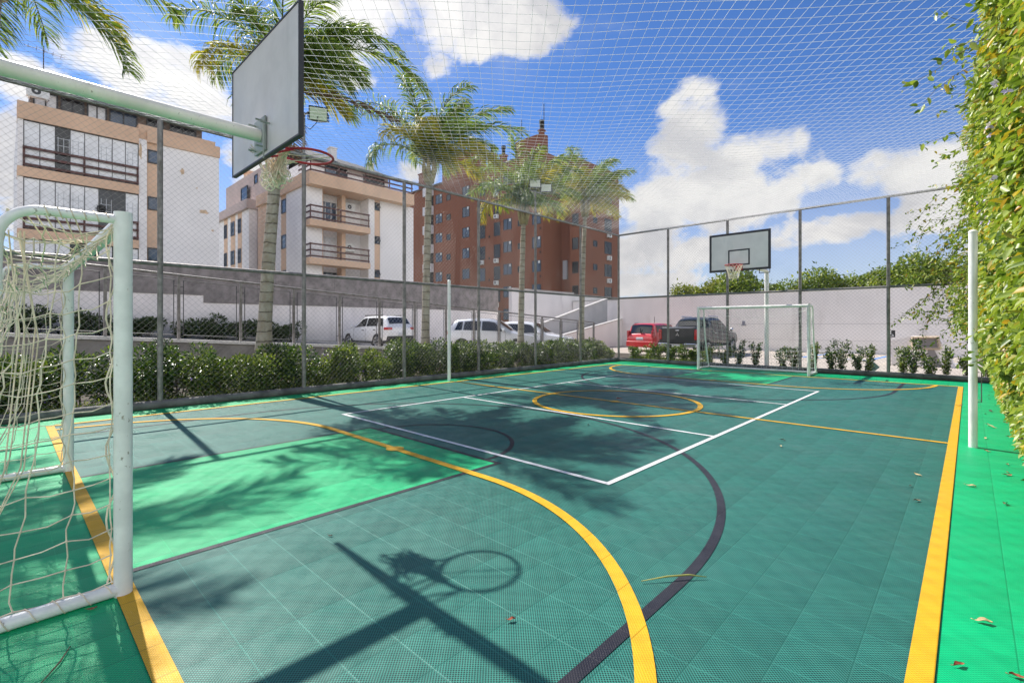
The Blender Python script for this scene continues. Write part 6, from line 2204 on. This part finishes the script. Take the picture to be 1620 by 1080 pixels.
def dry_leaf(label, x, y, z, ln, rz, kind, seed, group='dry leaves on the court'):
    ln *= 0.66
    r = random.Random(seed)
    mb = MB()
    N = 8
    for i in range(N):
        pass
    v = []
    f = []
    for i in range(N + 1):
        s = i / N
        w = ln * 0.22 * math.sin(math.pi * min(0.98, max(0.04, s))) ** 0.7
        zc = 0.02 * math.sin(s * 5 + seed) * ln / 0.08 * 0.5
        for q in (-1, -0.5, 0, 0.5, 1):
            up = ln * 0.30 * q * q * (0.6 + 0.5 * math.sin(s * 4 + seed))
            v.append(((s - 0.5) * ln, w * q + r.uniform(-.002, .002), 0.004 + zc * 0.3 + up * 0.45 + abs(zc) * 0.4))
    for i in range(N):
        for q in range(4):
            a = i * 5 + q
            f.append((a, a + 5, a + 6, a + 1))
    mb.add(v, f)
    mb.tube([(-ln * 0.5, 0, 0.006), (-ln * 0.72, ln * 0.06, 0.010)], 0.0016, 4)
    o = mb.build('fallen_leaf', M_DRY[kind], None, True)
    o.location = (x, y, z)
    o.rotation_euler = (r.uniform(-.2, .2), r.uniform(-.15, .15), rz)
    tag(o, label, 'leaf', group)


LEAVES = [
    ('dark curled dry leaf alone on the teal tiles left of the hoop shadow', -3.07, 1.49, .004, .05, .5, 3),
    ('reddish brown curled leaf just beyond the hoop shadow, inside the yellow curve', -1.57, 1.65, .008, .06, 1.1, 2),
    ('pale brown leaf on open teal tiles, upper of a close pair near the white corner', -1.64, 6.49, .008, .09, .2, 0),
    ('tan leaf on open teal tiles, lower of a close pair near the white corner', -1.57, 6.14, .008, .09, 2.0, 1),
    ('brown leaf on teal close to the right yellow sideline, nearest us of three', -0.30, 4.99, .008, .08, .9, 0),
    ('tan leaf on teal close to the right yellow sideline, middle of three', -0.35, 5.85, .008, .09, 2.6, 1),
    ('tiny dark leaf on teal close to the right yellow sideline', -0.37, 5.4, .008, .05, 1.6, 3),
    ('tan leaf on the bright green strip just below the white post', 0.01, 5.77, .004, .10, .1, 1),
    ('long straw-coloured leaf on the bright green strip at lower right', 0.05, 3.17, .004, .10, .4, 1),
    ('red and tan curled leaf on the bright green strip at the bottom edge', -0.03, 2.70, .004, .075, .9, 2),
    ('red curled leaf in the bottom right corner of the bright green strip', 0.14, 2.77, .004, .075, .3, 2),
    ('brown leaf on the bright green strip at the foot of the vine', 0.26, 6.43, .004, .11, .7, 0),
    ('brown leaf lying across the far end of the right yellow line', -0.12, 11.3, .016, .14, .6, 0),
    ('dark leaf on the green strip beside the far part of the vine', 0.25, 11.0, .004, .13, 1.9, 3),
    ('tan leaf under the vine behind the white post', 0.22, 9.3, .004, .13, 2.7, 1),
    ('small dark leaf at the far end of the green strip', 0.06, 14.4, .004, .14, .2, 3),
    ('red-brown crumpled leaf at the very centre of the yellow circle', -4.76, 7.96, .018, .16, .6, 2),
    ('dark leaf inside the palm shadow before the centre circle', -3.86, 5.62, .008, .09, 2.2, 3),
    ('brown scrap lying against the near goal ground bar', -3.13, 0.30, .004, .06, 1.2, 0),
]
for i, (lb, x, y, z, ln, rz, kd) in enumerate(LEAVES):
    dry_leaf(lb, x, y, z, ln, rz, kd, 10 + i)
_r = random.Random(77)
for i in range(18):
    dry_leaf('small dry leaf in the litter strewn along the foot of the vine', _r.uniform(0.12, 0.40), 4.6 + i * 0.6 + _r.uniform(-.2, .2), .005, _r.uniform(.05, .10), _r.uniform(0, 6), _r.choice((0, 0, 1, 3)), 200 + i, 'leaf litter along the vine')
ss = MB()
ss.tube([(-1.29, 2.38, .014), (-1.20, 2.50, .026), (-1.12, 2.60, .026), (-1.05, 2.665, .015)], [0.002, 0.005, 0.005, 0.002], 5)
o = ss.build('palm_leaflet', mat('fresh_straw', (0.30, 0.30, 0.07), 0.6), None, True)
tag(o, 'long thin yellow-green palm leaflet lying across the black arc', 'leaflet')
ss = MB()
ss.tube([(-2.62, 0.10, .008), (-2.72, 0.16, .012), (-2.83, 0.20, .008)], [0.002, 0.004, 0.002], 5)
o = ss.build('twig', M_TWIG, None, True)
tag(o, 'thin brown twig on the bright green tiles before the near goal bar', 'twig')
